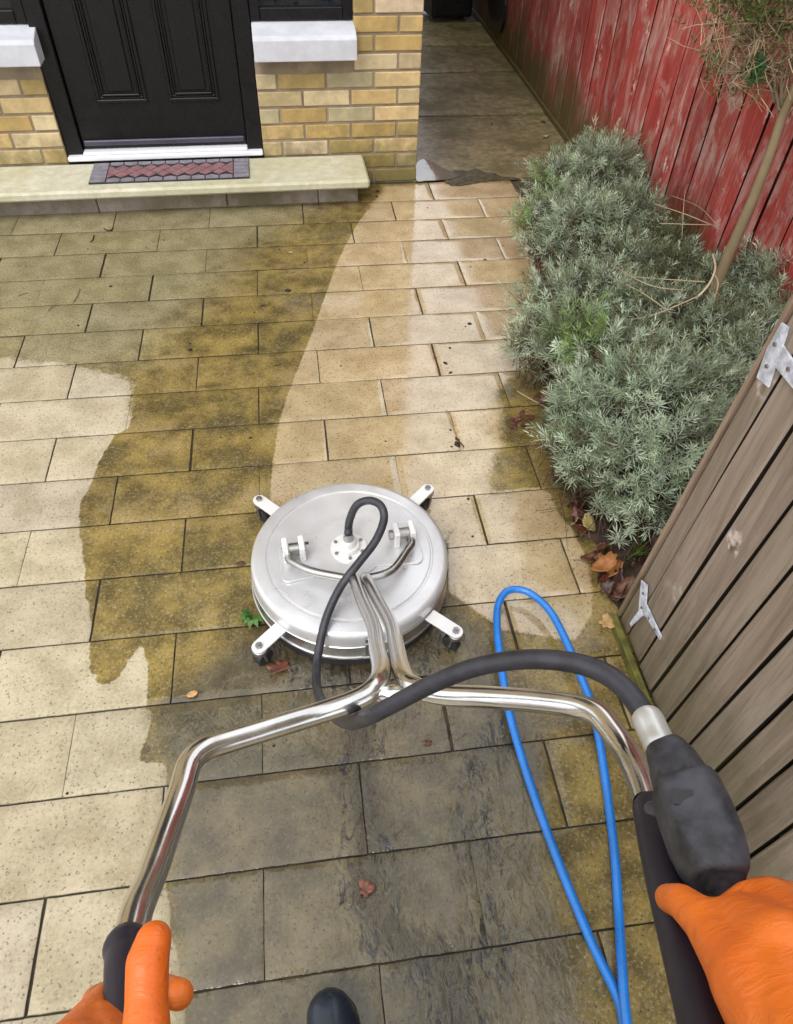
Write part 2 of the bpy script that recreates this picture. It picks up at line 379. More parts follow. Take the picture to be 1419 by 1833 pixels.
CLEAN2 = g2([(800, 960), (870, 880), (965, 870), (985, 880), (1000, 915), (1025, 945), (1050, 995), (1062, 1050), (1062, 1100), (1030, 1150), (900, 1130), (800, 1060)])
FILM = g2([(300, 1245), (430, 1150), (560, 1120), (800, 1100), (860, 1130), (900, 1230), (985, 1330), (970, 1480), (1000, 1620), (1040, 1760), (1060, 2000), (330, 2000), (315, 1700), (300, 1600), (300, 1370), (262, 1280)])
GROW = g2([(-600, 340), (430, 340), (560, 375), (450, 430), (400, 500), (340, 560), (250, 640), (0, 690), (-600, 760)])
STREAM = g2([(650, 1150), (640, 1300), (655, 1400), (660, 1500), (650, 1600), (700, 1680), (790, 1720), (820, 1833)])
STREAM2 = g2([(900, 1300), (840, 1420), (860, 1530), (880, 1640), (890, 1720)])
BLOBS = [(380, 690, .07, .8), (455, 626, .08, .9), (345, 990, .045, .8), (300, 640, .05, .4), (290, 832, .12, .6), (500, 455, .12, .5), (520, 500, .16, .6), (600, 365, .10, .7), (650, 350, .08, .9), (430, 350, .10, .3), (480, 395, .08, .5), (330, 1190, .03, .6), (290, 850, .15, .4), (445, 760, .14, .4), (465, 640, .05, .5), (250, 870, .10, .45), (760, 330, .10, .3), (800, 880, .05, .2), (825, 1760, .10, .6), (940, 780, .07, .7), (930, 860, .08, .5), (1060, 1160, .09, .6), (1010, 1300, .10, .5), (1000, 1480, .07, .45), (1120, 1560, .08, .4), (230, 1120, .07, .5), (400, 1060, .08, .4), (370, 860, .09, .5)]
def weights(P):
    P = np.asarray(P, float)
    sdry = sdist(P, DRY); y = P[:, 1]
    wd = np.where(y > -1.32, .10, .010)
    dry = np.clip(.5 + sdry / wd * .5, 0, 1)
    s1 = sdist(P, CLEAN); leftedge = P[:, 0] < .55
    c1 = np.clip(.5 + s1 / np.where(leftedge, .014, .10) * .5, 0, 1)
    c2 = np.clip(.5 + sdist(P, CLEAN2) / .02 * .5, 0, 1) * .82
    clean = np.maximum(c1, c2)
    film = np.clip(.5 + sdist(P, FILM) / .10 * .5, 0, 1)
    grow = np.clip(.5 + sdist(P, GROW) / .28 * .5, 0, 1)
    far = np.clip((-3.3 - y) / .4, 0, 1); film = film * (1 - far * .6)
    ds = segd(P, STREAM); d2 = segd(P, STREAM2); dc = np.abs(np.hypot(P[:, 0] - .25, P[:, 1] + 2.10) - .28)
    mud = np.exp(-(ds / .050) ** 2) * .95 + np.exp(-(d2 / .05) ** 2) * .55
    back = np.clip((-2.10 - P[:, 1]) / .1, 0, 1)
    mud = np.maximum(mud, np.exp(-(dc / .07) ** 2) * .75 * back)
    for bx, by, br_, bw in BLOBS:
        q = onz(bx, by); mud = np.maximum(mud, bw * np.exp(-(((P[:, 0] - q.x) / br_) ** 2 + ((P[:, 1] - q.y) / (br_ * .45)) ** 2)))
    # soft brown patches of growth along the bed and the step
    mud = np.maximum(mud, .42 * np.exp(-((P[:, 0] - (.98 + .28 * np.clip(P[:, 1] + 1.2, 0, 2))) / .09) ** 2))
    rip = np.exp(-(ds / .07) ** 2) * .8 + np.exp(-(d2 / .08) ** 2) * .5 + np.exp(-(dc / .13) ** 2) * .7 * back
    return np.stack([dry, clean, film], 1), np.stack([grow, np.clip(mud, 0, 1), np.clip(rip, 0, 1)], 1)
def add_weights(me):
    P = np.empty(len(me.vertices) * 3, np.float32); me.vertices.foreach_get('co', P); P = P.reshape(-1, 3)[:, :2]
    a, b = weights(P)
    for nm, w in (('w1', a), ('w2', b)):
        ca = me.color_attributes.new(nm, 'FLOAT_COLOR', 'POINT')
        ca.data.foreach_set('color', np.concatenate([w, np.ones((len(w), 1))], 1).astype(np.float32).ravel())
# paving, each stone a bevelled block with a fine top
mb = MB(); gap = .0036; bv = .0016
Y_HOUSE = .40
for k in range(-3, 22):
    off = .5 * PA if k % 2 else 0.0
    for i in range(-9, 4):
        x0 = i * PA + off; x1 = x0 + PA; yb = -(k + 1) * PB; yt = -k * PB
        if yt > .50 or x0 > 1.30: continue
        x0 += rnd.uniform(-.004, .004)
        a0, a1, b0, b1 = x0 + gap / 2, x1 - gap / 2, yb + gap / 2, min(yt, .418) - gap / 2
        if b1 - b0 < .02: continue
        near = (x1 > -1.6 and yb > -3.6)
        q = .020 if near else .15
        nx = max(2, int(round((a1 - a0 - 2 * bv) / q))); ny = max(2, int(round((b1 - b0 - 2 * bv) / q)))
        xs = [a0] + list(np.linspace(a0 + bv, a1 - bv, nx)) + [a1]; ys = [b0] + list(np.linspace(b0 + bv, b1 - bv, ny)) + [b1]
        tx, ty, tz = rnd.uniform(-.0035, .0035), rnd.uniform(-.005, .005), rnd.uniform(-.0006, .0006)
        g = rnd.uniform(.91, 1.06); c = (g * rnd.uniform(.99, 1.02), g, g * rnd.uniform(.93, 1.04))
        cx, cy = (a0 + a1) / 2, (b0 + b1) / 2
        vs = []; NXv = len(xs); NYv = len(ys)
        for yi, yy in enumerate(ys):
            for xi, xx in enumerate(xs):
                e = (xi in (0, NXv - 1)) or (yi in (0, NYv - 1))
                j = rnd.uniform(-.0008, .0008) if e else 0
                z = tz + tx * (xx - cx) + ty * (yy - cy) - (.0006 if e else 0)
                vs.append((xx + (j if e else 0), yy + (j if e else 0), z))
        fs = [(yi * NXv + xi, yi * NXv + xi + 1, (yi + 1) * NXv + xi + 1, (yi + 1) * NXv + xi) for yi in range(NYv - 1) for xi in range(NXv - 1)]
        nb = len(vs)
        ring = [xi for xi in range(NXv)] + [yi * NXv + NXv - 1 for yi in range(1, NYv)] + [(NYv - 1) * NXv + xi for xi in range(NXv - 2, -1, -1)] + [yi * NXv for yi in range(NYv - 2, 0, -1)]
        for r_ in ring: vs.append((vs[r_][0], vs[r_][1], -.035))
        L = len(ring)
        for a in range(L): b = (a + 1) % L; fs.append((ring[b], ring[a], nb + a, nb + b))
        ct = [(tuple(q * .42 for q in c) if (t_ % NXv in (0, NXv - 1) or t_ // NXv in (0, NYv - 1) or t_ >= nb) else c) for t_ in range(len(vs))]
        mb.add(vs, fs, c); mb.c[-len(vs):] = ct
pv = mb.build('patio_paving', M_PAVE, smooth=35); add_weights(pv.data); tag(pv, kind='structure')
mb = MB(); mb.add([(-3.96, -4.5, -.0055), (1.7, -4.5, -.0055), (1.7, .43, -.0055), (-3.96, .43, -.0055)], [(0, 1, 2, 3)])
tag(mb.build('paving_joints', M_JOINT), kind='structure')

# alley concrete: cast bays with a ragged front edge
mb = MB()
bays = [(.415, 1.30), (1.308, 2.06), (2.068, 2.62), (2.628, 3.22)]
NX = 40
for bi, (ya, yb_) in enumerate(bays):
    NY = 16
    for iy in range(NY + 1):
        for ix in range(NX + 1):
            x = .80 + (1.80 - .80) * ix / NX; y = ya + (yb_ - ya) * iy / NY
            if bi == 0 and iy == 0: y += .012 * math.sin(x * 9) + rnd.uniform(-.008, .008) + .02 * (x - 1.1)
            z = .003 + .003 * math.sin(x * 5 + y * 3) + bi * .003
            e = iy in (0, NY)
            mb.v.append((x, y, z - (.006 if e else 0))); g = (1.0, 1.05, 1.08, 1.5)[bi]; mb.c.append((g, g * (1.08 if bi == 3 else 1), g * .94))
    b0 = len(mb.v) - (NX + 1) * (NY + 1)
    for iy in range(NY):
        for ix in range(NX):
            a = b0 + iy * (NX + 1) + ix; mb.f.append((a, a + 1, a + NX + 2, a + NX + 1)); mb.m.append(0)
    nb = len(mb.v)
    for ix in range(NX + 1): p = mb.v[b0 + ix]; mb.v.append((p[0], p[1], -.03)); mb.c.append((.5, .5, .5))
    for ix in range(NX): mb.f.append((b0 + ix + 1, b0 + ix, nb + ix, nb + ix + 1)); mb.m.append(0)
    nb = len(mb.v); e0 = b0 + NY * (NX + 1)
    for ix in range(NX + 1): p = mb.v[e0 + ix]; mb.v.append((p[0], p[1], -.03)); mb.c.append((.5, .5, .5))
    for ix in range(NX): mb.f.append((e0 + ix, e0 + ix + 1, nb + ix + 1, nb + ix)); mb.m.append(0)
tag(mb.build('alley_path', M_ALLEY, smooth=50), kind='structure')
mb = MB(); mb.box(.80, 1.76, 3.235, 6.5, -.04, -.015)
tag(mb.build('back_yard_path', M_ALLEY), kind='structure')
# little puddle where the alley meets the paving
m = NT('standing_water'); v = m.coord()
m.set(Base_Color=(.10, .09, .065), Roughness=.03, Coat_Weight=1.0, Coat_Roughness=.03, Coat_IOR=1.8, Specular_IOR_Level=.6, Normal=m.bump(m.noise(v, 30, 3), .12, .004)); M_WATER = m.m
pts = [onz(x, y) for x, y in [(744, 296), (758, 288), (778, 296), (795, 306), (812, 312), (820, 318), (806, 324), (785, 326), (762, 327), (745, 326)]]
mb = MB(); ctr = sum(pts, Vector()) / len(pts)
sp_, _ = spline(pts + [pts[0]], [0] * (len(pts) + 1), 5)
vs = [(ctr.x, ctr.y, .0105)] + [(p.x, p.y, .0100) for p in sp_[:-1]]; L = len(vs) - 1
mb.add(vs, [(0, 1 + i, 1 + (i + 1) % L) for i in range(L)])
tag(mb.build('puddle', M_WATER), kind='structure')

mb = MB(); top_ = [(790, 313), (800, 309), (815, 304), (832, 306), (850, 302), (868, 308), (884, 309), (900, 316), (925, 318)]; bot_ = [(925, 321), (905, 321), (885, 322), (862, 325), (840, 329), (822, 331), (806, 330), (794, 324)]
pl_ = [onz(x, y, .006) for x, y in top_ + bot_]; sp_, _ = spline(pl_ + [pl_[0]], [0] * (len(pl_) + 1), 5); sp_ = sp_[:-1]; c0 = sum(sp_, Vector()) / len(sp_)
vs = [tuple(c0)]; L = len(sp_)
for f_ in (.25, .5, .75, .92, 1.0):
    for p in sp_: q = c0 + (p - c0) * (f_ * rnd.uniform(.96, 1.04)); vs.append((q.x, q.y, .0035 if f_ == 1 else .0075 + .0008 * mnoise.noise(q * 60)))
fs = [(0, 1 + i, 1 + (i + 1) % L) for i in range(L)]
for r_ in range(4): fs += [(1 + r_ * L + i, 1 + (r_ + 1) * L + i, 1 + (r_ + 1) * L + (i + 1) % L, 1 + r_ * L + (i + 1) % L) for i in range(L)]
mb.add(vs, fs); o = mb.build('silt', simple('wet_silt', (.055, .044, .020), .55, var=.7, vs=60, bump=.5, bs=160), smooth='all'); tag(o, kind='structure')
# planting bed
EDGE = [(1.52, .50), (1.36, .12), (1.20, -.45), (1.08, -1.0), (1.00, -1.35), (.955, -1.85), (.955, -2.30), (.98, -3.4)]
def edge_x(y):
    for (xa, ya), (xb, yb2) in zip(EDGE, EDGE[1:]):
        if yb2 <= y <= ya: return xb + (xa - xb) * (y - yb2) / (ya - yb2)
    return EDGE[0][0] if y > .5 else EDGE[-1][0]
mb = MB(); NY, NX = 330, 60
for iy in range(NY + 1):
    y = .50 - 3.9 * iy / NY; xe = edge_x(y) + .014 * math.sin(y * 23) + .010 * math.sin(y * 61 + 1) 
    for ix in range(NX + 1):
        t = ix / NX; x = xe + (1.80 - xe) * t ** 1.25
        pn = Vector((x * 26, y * 26, 0)); z = -.012 + min(.050, t * .30) + .012 * mnoise.noise(pn) + .006 * mnoise.noise(pn * 3.1) * min(1, t * 8 + .4)
        mb.v.append((x, y, z)); mb.c.append((1, 1, 1))
for iy in range(NY):
    for ix in range(NX):
        a = iy * (NX + 1) + ix; mb.f.append((a, a + 1, a + NX + 2, a + NX + 1)); mb.m.append(0)
tag(mb.build('bed_soil', M_SOIL, smooth='all'), kind='structure')

# ------------------------------------------------------------------ house
HR = .0157
house = empty('house', (.82, .436, 0), HR, 'yellow brick house with black front door between two side windows', 'house')
Dx0, Dx1 = -1.690, -.765          # door opening
RW = (-.765, -.312); LW = (-2.10, -1.690)
WZ0, WZ1, DZ1 = .665, 2.15, 2.15
tints = [(.52, .385, .185), (.56, .43, .23), (.45, .325, .135), (.56, .47, .30), (.60, .505, .38), (.50, .405, .23), (.42, .32, .14), (.58, .475, .34), (.53, .43, .27), (.44, .39, .25)]
brick = MB(); mort = MB()
def open_at(x, z):
    if Dx0 < x < Dx1 and z < DZ1: return True
    if (RW[0] - .02 < x < RW[1] or LW[0] < x < LW[1] + .02) and WZ0 - .1 < z < WZ1: return True
    return False
def clip_spans(x0, x1, z0, z1):
    sp = [(x0, x1)]
    holes = []
    if z0 < DZ1 - .02: holes.append((Dx0, Dx1))
    if z1 > WZ0 - .09 and z0 < WZ1 - .02: holes += [(RW[0], RW[1]), (LW[0], LW[1])]
    if .95 > 0 and z0 > 3.0 and z1 < 4.25: holes.append((-1.9, -.6))
    for h0, h1 in holes:
        o = []
        for a, b in sp:
            if b <= h0 or a >= h1: o.append((a, b)); continue
            if a < h0: o.append((a, h0))
            if b > h1: o.append((h1, b))
        sp = o
    return [(a, b) for a, b in sp if b - a > .02]
CH = .0737
for k in range(68):
    z0 = k * CH - .004; z1 = z0 + CH - .010
    first = .1025 if k % 2 else .215
    x1 = 0.0; w = first
    while x1 > -4.6:
        x0 = x1 - w
        for a, b in clip_spans(x0, x1, z0, z1):
            c = tints[rnd.randrange(len(tints))]; g = rnd.uniform(.9, 1.1); c = tuple(q * g for q in c)
            j = rnd.uniform(0, .003)
            brick.box(a, b, -.002 + j, .10, z0 + rnd.uniform(0, .0015), z1 - rnd.uniform(0, .0015), .0035, c)
        x1 = x0 - .010; w = .215
    # return wall along the alley
    y0 = .1125 if k % 2 == 0 else .225; y = y0
    brick_first = True
    while y < 4.4:
        y2 = y + .215
        c = tints[rnd.randrange(len(tints))]
        brick.box(-.09, rnd.uniform(-.002, .001), y, y2, z0, z1, .0035, c); y = y2 + .010
    if k % 2: brick.box(-.1, .0, .1015, .215, z0, z1, .0035, tints[1])
def mortar_rect(x0, x1, z0, z1): mort.box(x0, x1, .006, .085, z0, z1)
mortar_rect(-4.6, LW[0] - .001, -.03, 5.0); mortar_rect(RW[1] + .001, -.0065, -.03, 5.0)
mortar_rect(LW[0], LW[1], -.03, WZ0 - .10); mortar_rect(RW[0], RW[1], -.03, WZ0 - .10)
mortar_rect(LW[0], RW[1], DZ1, 2.95); mortar_rect(LW[0], RW[1], 4.3, 5.0); mortar_rect(LW[0], -1.905, 2.95, 4.3); mortar_rect(-.595, RW[1], 2.95, 4.3)
mort.box(-.085, -.0065, .0855, 4.45, -.03, 5.0)
wall = brick.build('wall', [M_BRICK], house)
mort.build('mortar', M_MORTAR, wall)
# soldier lintels
lt = MB(); lt.box(-2.2, -.22, -.012, -.0035, DZ1 + .002, DZ1 + .10, .003); lt.build('lintel', M_SILL, house)
# door set
door = MB(); DY = .034
lx0, lx1, lz0, lz1 = -1.612, -.842, .185, 2.08
door.box(lx0, lx1, DY + .012, DY + .055, lz0, lz1, .003)
def moulding(x0, x1, z0, z1):
    # stepped frame standing proud, then a raised field
    for w, d, ins in ((.016, .012, 0), (.012, .007, .016), (.010, .011, .028)):
        a0, a1, c0, c1 = x0 + ins, x1 - ins, z0 + ins, z1 - ins; yf = DY + .012 - d
        door.box(a0, a1, yf, DY + .0115, c0, c0 + w, .003); door.box(a0, a1, yf, DY + .0115, c1 - w, c1, .003)
        door.box(a0, a0 + w, yf, DY + .0115, c0 + w, c1 - w, .003); door.box(a1 - w, a1, yf, DY + .0115, c0 + w, c1 - w, .003)
    i = .055
    door.box(x0 + i, x1 - i, DY + .004, DY + .0115, z0 + i - .008, z1 - i, .006)
for x0, x1 in ((-1.495, -1.270), (-1.172, -.944)):
    moulding(x0, x1, .385, .845); moulding(x0, x1, .93, 1.95)
dr = door.build('door', M_DOOR, house, smooth=30)
hb = MB(); hb.box(-1.56, -1.535, DY - .004, DY + .01, .98, 1.2, .004); hb.tube([(-1.547, DY - .005, 1.12), (-1.547, DY - .045, 1.12), (-1.43, DY - .05, 1.12)], .009, 12); hb.build('handle', M_BOLT, dr, smooth=40)
wb = MB(); wb.box(lx0 + .01, lx1 - .01, DY - .006, DY + .0115, .205, .228, .004); wb.build('weather_bar', simple('dull_bar', (.055, .05, .075), .35), dr)
fr = MB()
fr.box(Dx0 + .001, lx0 - .003, DY - .014, .10, .150, 2.149, .004); fr.box(lx1 + .003, Dx1 - .001, DY - .014, .10, .150, 2.149, .004)
fr.box(lx0 - .003, lx1 + .003, DY - .014, .10, 2.085, 2.149, .004); fr.build('door_frame', M_DOOR, house)
th = MB(); th.box(Dx0 + .004, Dx1 - .004, -.012, .10, .150, .172, .005); th.box(lx0, lx1, .001, .09, .1725, .186, .003)
th.build('threshold', M_WHITE, house)
bk = MB(); bk.box(-4.5, -.1, .105, .13, 0, 4.9); bk.box(Dx0, Dx1, .0, .10, -.03, .1395); bk.build('inner_lining', M_BIN, house)
for (a, b) in (RW, LW):
    w = MB()
    w.box(a + .001, a + .045, .030, .08, WZ0 + .037, WZ1 - .001, .003); w.box(b - .045, b - .001, .030, .08, WZ0 + .037, WZ1 - .001, .003)
    w.box(a + .045, b - .045, .030, .08, WZ0 + .037, WZ0 + .085, .003); w.box(a + .045, b - .045, .030, .08, WZ1 - .045, WZ1 - .001, .003)
    wo = w.build('window', M_DOOR, house)
    g = MB(); g.box(a + .045, b - .045, .052, .060, WZ0 + .085, WZ1 - .045); g.build('pane', M_GLASS, wo)
    s = MB(); ov0, ov1 = (0.004, .006) if a == RW[0] else (.006, .0)
    prof = [(-.078, .572), (-.078, .655), (-.060, .668), (.045, .700), (.045, .572)]
    def xz(p, a=a): return Vector((p.z, p.x, p.y))
    s.prism(prof, a + (.004 if a == RW[0] else -.02), b + (.006 if a == RW[0] else 0.028), fn=xz)
    s.build('window_sill', M_SILL, wo, bevel=.004)
w = MB(); w.box(-1.9, -.6, .03, .08, 2.96, 4.29, .004); wo = w.build('window', M_WHITE, house); g = MB(); g.box(-1.84, -1.28, .02, .0295, 3.02, 4.23); g.box(-1.22, -.66, .02, .0295, 3.02, 4.23); g.build('pane', M_GLASS, wo)
rf = MB(); rf.add([(-4.8, -.4, 4.85), (.25, -.4, 4.85), (.25, 2.2, 6.6), (-4.8, 2.2, 6.6), (-4.8, 4.8, 4.85), (.25, 4.8, 4.85), (-4.8, -.4, 4.78), (.25, -.4, 4.78), (.25, 4.8, 4.78), (-4.8, 4.8, 4.78)],
    [(0, 1, 2, 3), (3, 2, 5, 4), (6, 7, 1, 0), (4, 5, 8, 9), (1, 7, 8, 5, 2), (0, 3, 4, 9, 6), (6, 9, 8, 7)]); rfo = rf.build('roof', M_ROOF, house)
gt = MB(); gt.tube([(-4.8, -.44, 4.82), (.25, -.44, 4.82)], .055, 12); gt.build('gutter', M_BIN, rfo, smooth=40)

# door step
def HL(x, y, z=0): return Vector((.82 + x * math.cos(HR) - y * math.sin(HR), .436 + x * math.sin(HR) + y * math.cos(HR), z))
step = empty('door_step', HL(-1.3, -.15, 0), HR, 'long pale cast stone door step running along the front of the house', 'step')
def loc(mb_): return mb_
s = MB()
def sx(x): return x + 1.3
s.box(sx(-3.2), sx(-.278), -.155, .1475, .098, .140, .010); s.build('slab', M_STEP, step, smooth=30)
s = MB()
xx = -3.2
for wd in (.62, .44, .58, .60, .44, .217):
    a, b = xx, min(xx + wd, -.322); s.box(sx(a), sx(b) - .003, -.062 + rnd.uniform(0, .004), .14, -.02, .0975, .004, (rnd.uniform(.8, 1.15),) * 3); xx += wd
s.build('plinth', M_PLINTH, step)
# doormat lies on the step
matt = empty('doormat', HL(-1.204, -.125, .1405), HR, 'thin doormat with red diamond tiles and grey border before the black door', 'doormat')
s = MB(); s.box(-.364, .364, -.116, .100, 0, .007, .002); s.build('backing', M_MATB, matt)
s = MB(); s.mi = 0
def tile(poly, z0=.0072, z1=.0095): s.prism(poly, z0, z1)
gx = .0055
for sgn in (-1, 1):                     # stacked bars at both ends
    for r in range(5):
        y0 = -.113 + r * .042; xa, xb = (-.362, -.292) if sgn < 0 else (.292, .362)
        tile([(xa, y0 + gx / 2), (xb, y0 + gx / 2), (xb, y0 + .042 - gx / 2), (xa, y0 + .042 - gx / 2)])
for r, (y0, y1) in enumerate(((-.113, -.078), (.064, .097))):
    nb_ = 9
    for i in range(nb_):
        x0 = -.288 + i * .064; xa, xb = x0 + gx / 2, x0 + .064 - gx / 2
        if r == 0: tile([(xa, y0), (xb, y0), (xb, y1 - .006), ((xa + xb) / 2, y1 + .006), (xa, y1 - .006)])
        else: tile([(xa, y0 + .006), ((xa + xb) / 2, y0 - .006), (xb, y0 + .006), (xb, y1), (xa, y1)])
s.build('border_tiles', M_MATG, matt)
s = MB()
for r in range(3):
    yc = -.042 + r * .035
    for i in range(10):
        xc = -.288 + i * .064 + (0 if r % 2 == 0 else .032)
        hx, hy = .030, .0325
        P_ = [(max(-.287, min(.287, x)), max(-.072, min(.058, y))) for x, y in [(xc - hx, yc), (xc, yc - hy), (xc + hx, yc), (xc, yc + hy)]]
        if max(p[0] for p in P_) - min(p[0] for p in P_) > .012: s.prism(P_, .0072 + r * .0004, .0095 + r * .0005)
s.build('diamond_tiles', M_MATR, matt)

# ------------------------------------------------------------------ red fence
fence = empty('red_fence', (1.76, 1, 0), 0, 'tall close boarded fence in peeling red paint, green with algae at its foot', 'fence')
GAP_SHADE = .10  # darkens board sides: shade of the gaps painted into their colour
ys = [-3.9, -3.72, -3.53, -3.35, -3.17, -3.0, -2.81, -2.63, -2.45, -2.27, -2.09, -1.92, -1.74, -1.57, -1.40, -1.24, -1.08, -.905, -.735, -.563, -.395, -.219, -.03, .137, .325, .52, .695, .887, 1.065, 1.225, 1.39, 1.55, 1.745, 1.92, 2.10, 2.283, 2.46, 2.64, 2.82, 3.0, 3.18, 3.36, 3.55, 3.73, 3.92, 4.1, 4.3, 4.5, 4.7, 4.9, 5.1, 5.3, 5.5]
mb = MB()
for i, (a, b) in enumerate(zip(ys, ys[1:])):
    x = rnd.uniform(0, .003); gp = rnd.choice((.011, .014, .017, .021)) if b < .6 else rnd.choice((.009, .012, .015))
    g = rnd.uniform(.70, 1.2); w = rnd.random()
    c = (g * rnd.uniform(.95, 1.05), g, g)
    if w < .22: c = (g * 1.15, g * 1.5, g * 1.5)
    lean = rnd.uniform(-.004, .004)
    # each board cut in slices so that it can warp
    nz = 8; vs = []; fs = []
    for k in range(nz + 1):
        z = .035 + 1.83 * k / nz; dy = lean * k / nz * 2 + rnd.uniform(-.0008, .0008)
        xw = x + .003 * math.sin(k * 1.3 + i)
        for (px, py) in ((xw + .004, a + gp / 2), (xw, a + gp / 2 + .004), (xw, b - gp / 2 - .004), (xw + .004, b - gp / 2), (xw + .018, b - gp / 2), (xw + .018, a + gp / 2)):
            vs.append((px, py - 1 + dy, z))
    face, edge = [], []
    for k in range(nz):
        for j in range(6):
            j2 = (j + 1) % 6; (face if j in (0, 1, 2, 4) else edge).append((k * 6 + j2, k * 6 + j, (k + 1) * 6 + j, (k + 1) * 6 + j2))
    face.append(tuple(range(6))); face.append(tuple(reversed([nz * 6 + j for j in range(6)])))
    mb.add(vs, face, c); mb.add(vs, edge, tuple(q * GAP_SHADE for q in c))
mb.build('board_panel', M_FENCE, fence)
mb = MB()
for z in (.30, 1.0, 1.6): mb.box(.034, .075, -4.9, 4.5, z, z + .07, .004, (.5, .5, .5))
mb.build('rail', M_FENCE, fence)
mb = MB(); mb.box(.10, .115, -4.9, 4.5, -.02, 1.8, 0, (.02, .05, .05)); mb.build('gap_shade_backing', M_FENCE, fence)  # sheet tinted near black, puts the shade between boards into its colour
mb = MB(); mb.box(-.008, .016, -2.4, 4.5, -.02, .034, .004, (.35, .4, .3)); mb.build('gravel_board', M_FENCE, fence)
for a, b in zip(ys, ys[1:]):
    if -1.3 < a < 3.2:
        mb = MB(); yy = (a + b) / 2 - 1 + rnd.uniform(-.02, .02)
        for z in (.34, 1.04): mb = MB(); mb.tube([(.012, yy, z), (-.0012, yy, z)], .0035, 8); mb.build('nail', M_BOLT, fence)
for y in (-4.6, -2.8, -1.0, .8, 2.6, 4.4):
    mb = MB(); mb.box(.034, .099, y, y + .075, 0, 1.86, .004, (.7, .7, .7)); mb.build('post', M_FENCE, fence)
# things at the far end of the alley
bn = empty('dark_bin', (1.50, 3.46, 0), .1, 'black plastic bin standing in the dark at the far end of the alley', 'bin')
mb = MB(); mb.prism([(-.13, -.16), (.20, -.16), (.23, .22), (-.16, .22)], .01, .82); mb.build('bin_body', M_BIN, bn, bevel=.02)
mb = MB(); mb.prism([(-.17, -.19), (.23, -.19), (.25, .25), (-.19, .25)], .822, .87); mb.build('lid', M_BIN, bn, bevel=.015)
for xa in (-.16, .19): mb = MB(); mb.tube([(xa, .2, .09), (xa + .04, .2, .09)], .09, 20); mb.build('wheel', M_RUBBER, bn, smooth=40)
mb = MB(); mb.v = []; P0 = [onx(x, y, 1.735) for x, y in [(862, -40), (872, 0), (876, 30), (886, 52), (894, 58), (900, 40), (903, 10), (904, -40)]]
sk = [(p.x, p.y, p.z) for p in P0]; sk2 = [(p.x + .018, p.y, p.z) for p in P0]; L = len(sk)
mb.add(sk + sk2, [tuple(reversed(range(L))), tuple(range(L, 2 * L))] + [(i, (i + 1) % L, L + (i + 1) % L, L + i) for i in range(L)])
o = mb.build('plastic_sheet', M_BIN); tag(o, 'black pointed sheet of plastic hanging on the red fence near the top of the photo', 'sheet')

# ------------------------------------------------------------------ wooden gate on the right
gate = empty('wooden_gate', (.95, -2.7, 0), 0, 'open weathered brown wooden gate of upright boards in the right foreground', 'gate')
bot = [-2.312, -2.366, -2.452, -2.532, -2.617, -2.699, -2.785, -2.868, -2.953, -3.043, -3.13, -3.22, -3.31, -3.40]
sl = [-.068, -.062, -.055, -.064, -.055, -.05, -.035, -.03, -.02, -.005, 0, 0, 0, 0]
mb = MB()
for i in range(len(bot) - 1):
    gp = .0035 if i == 0 else .0085
    a, b = bot[i + 1] + gp / 2, bot[i] - (.0035 if i <= 1 else .0085) / 2
    sa, sb = sl[i + 1], sl[i]; g = rnd.uniform(.86, 1.1); c = (g, g * rnd.uniform(.97, 1.02), g * rnd.uniform(.95, 1.04))
    x = rnd.uniform(0, .003); nz = 10; vs = []; fs = []
    for k in range(nz + 1):
        z = .02 + 1.70 * k / nz; xw = x + .0015 * math.sin(k + i * 2)
        A_, B_ = a + sa * z, b + sb * z
        for (px, py) in ((xw + .003, A_), (xw, A_ + .004), (xw, B_ - .004), (xw + .003, B_), (xw + .019, B_), (xw + .019, A_)): vs.append((px, py + 2.7, z))
    face, edge = [], []
    for k in range(nz):
        for j in range(6):
            j2 = (j + 1) % 6; (face if j in (0, 1, 2, 4) else edge).append((k * 6 + j2, k * 6 + j, (k + 1) * 6 + j, (k + 1) * 6 + j2))
    face.append(tuple(range(6))); face.append(tuple(reversed([nz * 6 + j for j in range(6)])))
    mb.add(vs, face, c); mb.add(vs, edge, tuple(q * GAP_SHADE for q in c))
mb.build('board_panel', M_GATE, gate)
mb = MB()
sh = lambda p: Vector((p.x, p.y + 2.7 - .068 * p.z, p.z))
mb.box(.0195, .060, -2.372, -2.300, .01, 1.70, .003, (.95, .9, .88), fn=sh)
mb.box(-.006, .019, -2.3095, -2.299, .02, 1.70, .002, (1.1, .98, .92), fn=sh)
mb.build('edge_stile', M_GATE, gate)
mb = MB()
for z in (.25, .85, 1.45): mb.box(.0195, .055, -3.38, -2.44, z, z + .09, .003, (.45, .42, .4), fn=lambda p: Vector((p.x, p.y + 2.7, p.z)))
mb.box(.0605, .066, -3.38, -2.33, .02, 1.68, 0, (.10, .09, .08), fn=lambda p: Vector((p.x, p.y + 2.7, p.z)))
mb.build('ledge', M_GATE, gate)
M_MOSS = simple('mossy_wood', (.11, .105, .018), .7, var=.4, vs=30, bump=.5)
mb = MB(); mb.box(-.026, -.008, -2.66, -2.305, -.002, .030, .003, fn=lambda p: Vector((p.x, p.y + 2.7, p.z))); mb.build('bottom_rail', M_MOSS, gate)
M_HINGE = simple('galvanised_hinge', (.55, .57, .64), .5, .1, var=.35, vs=45, bump=.2)
def strap(P_, w0, w1, th=.004):
    """a tapering flat strap on the face of the gate, P_ = (y,z) path"""
    out = MB()
    (ya, za), (yb_, zb) = P_; d = Vector((yb_ - ya, zb - za)); d.normalize(); n_ = Vector((-d.y, d.x))
    poly = [(ya + n_.x * w0, za + n_.y * w0), (ya - n_.x * w0, za - n_.y * w0), (yb_ - n_.x * w1, zb - n_.y * w1), (yb_ + n_.x * w1, zb + n_.y * w1)]
    return poly
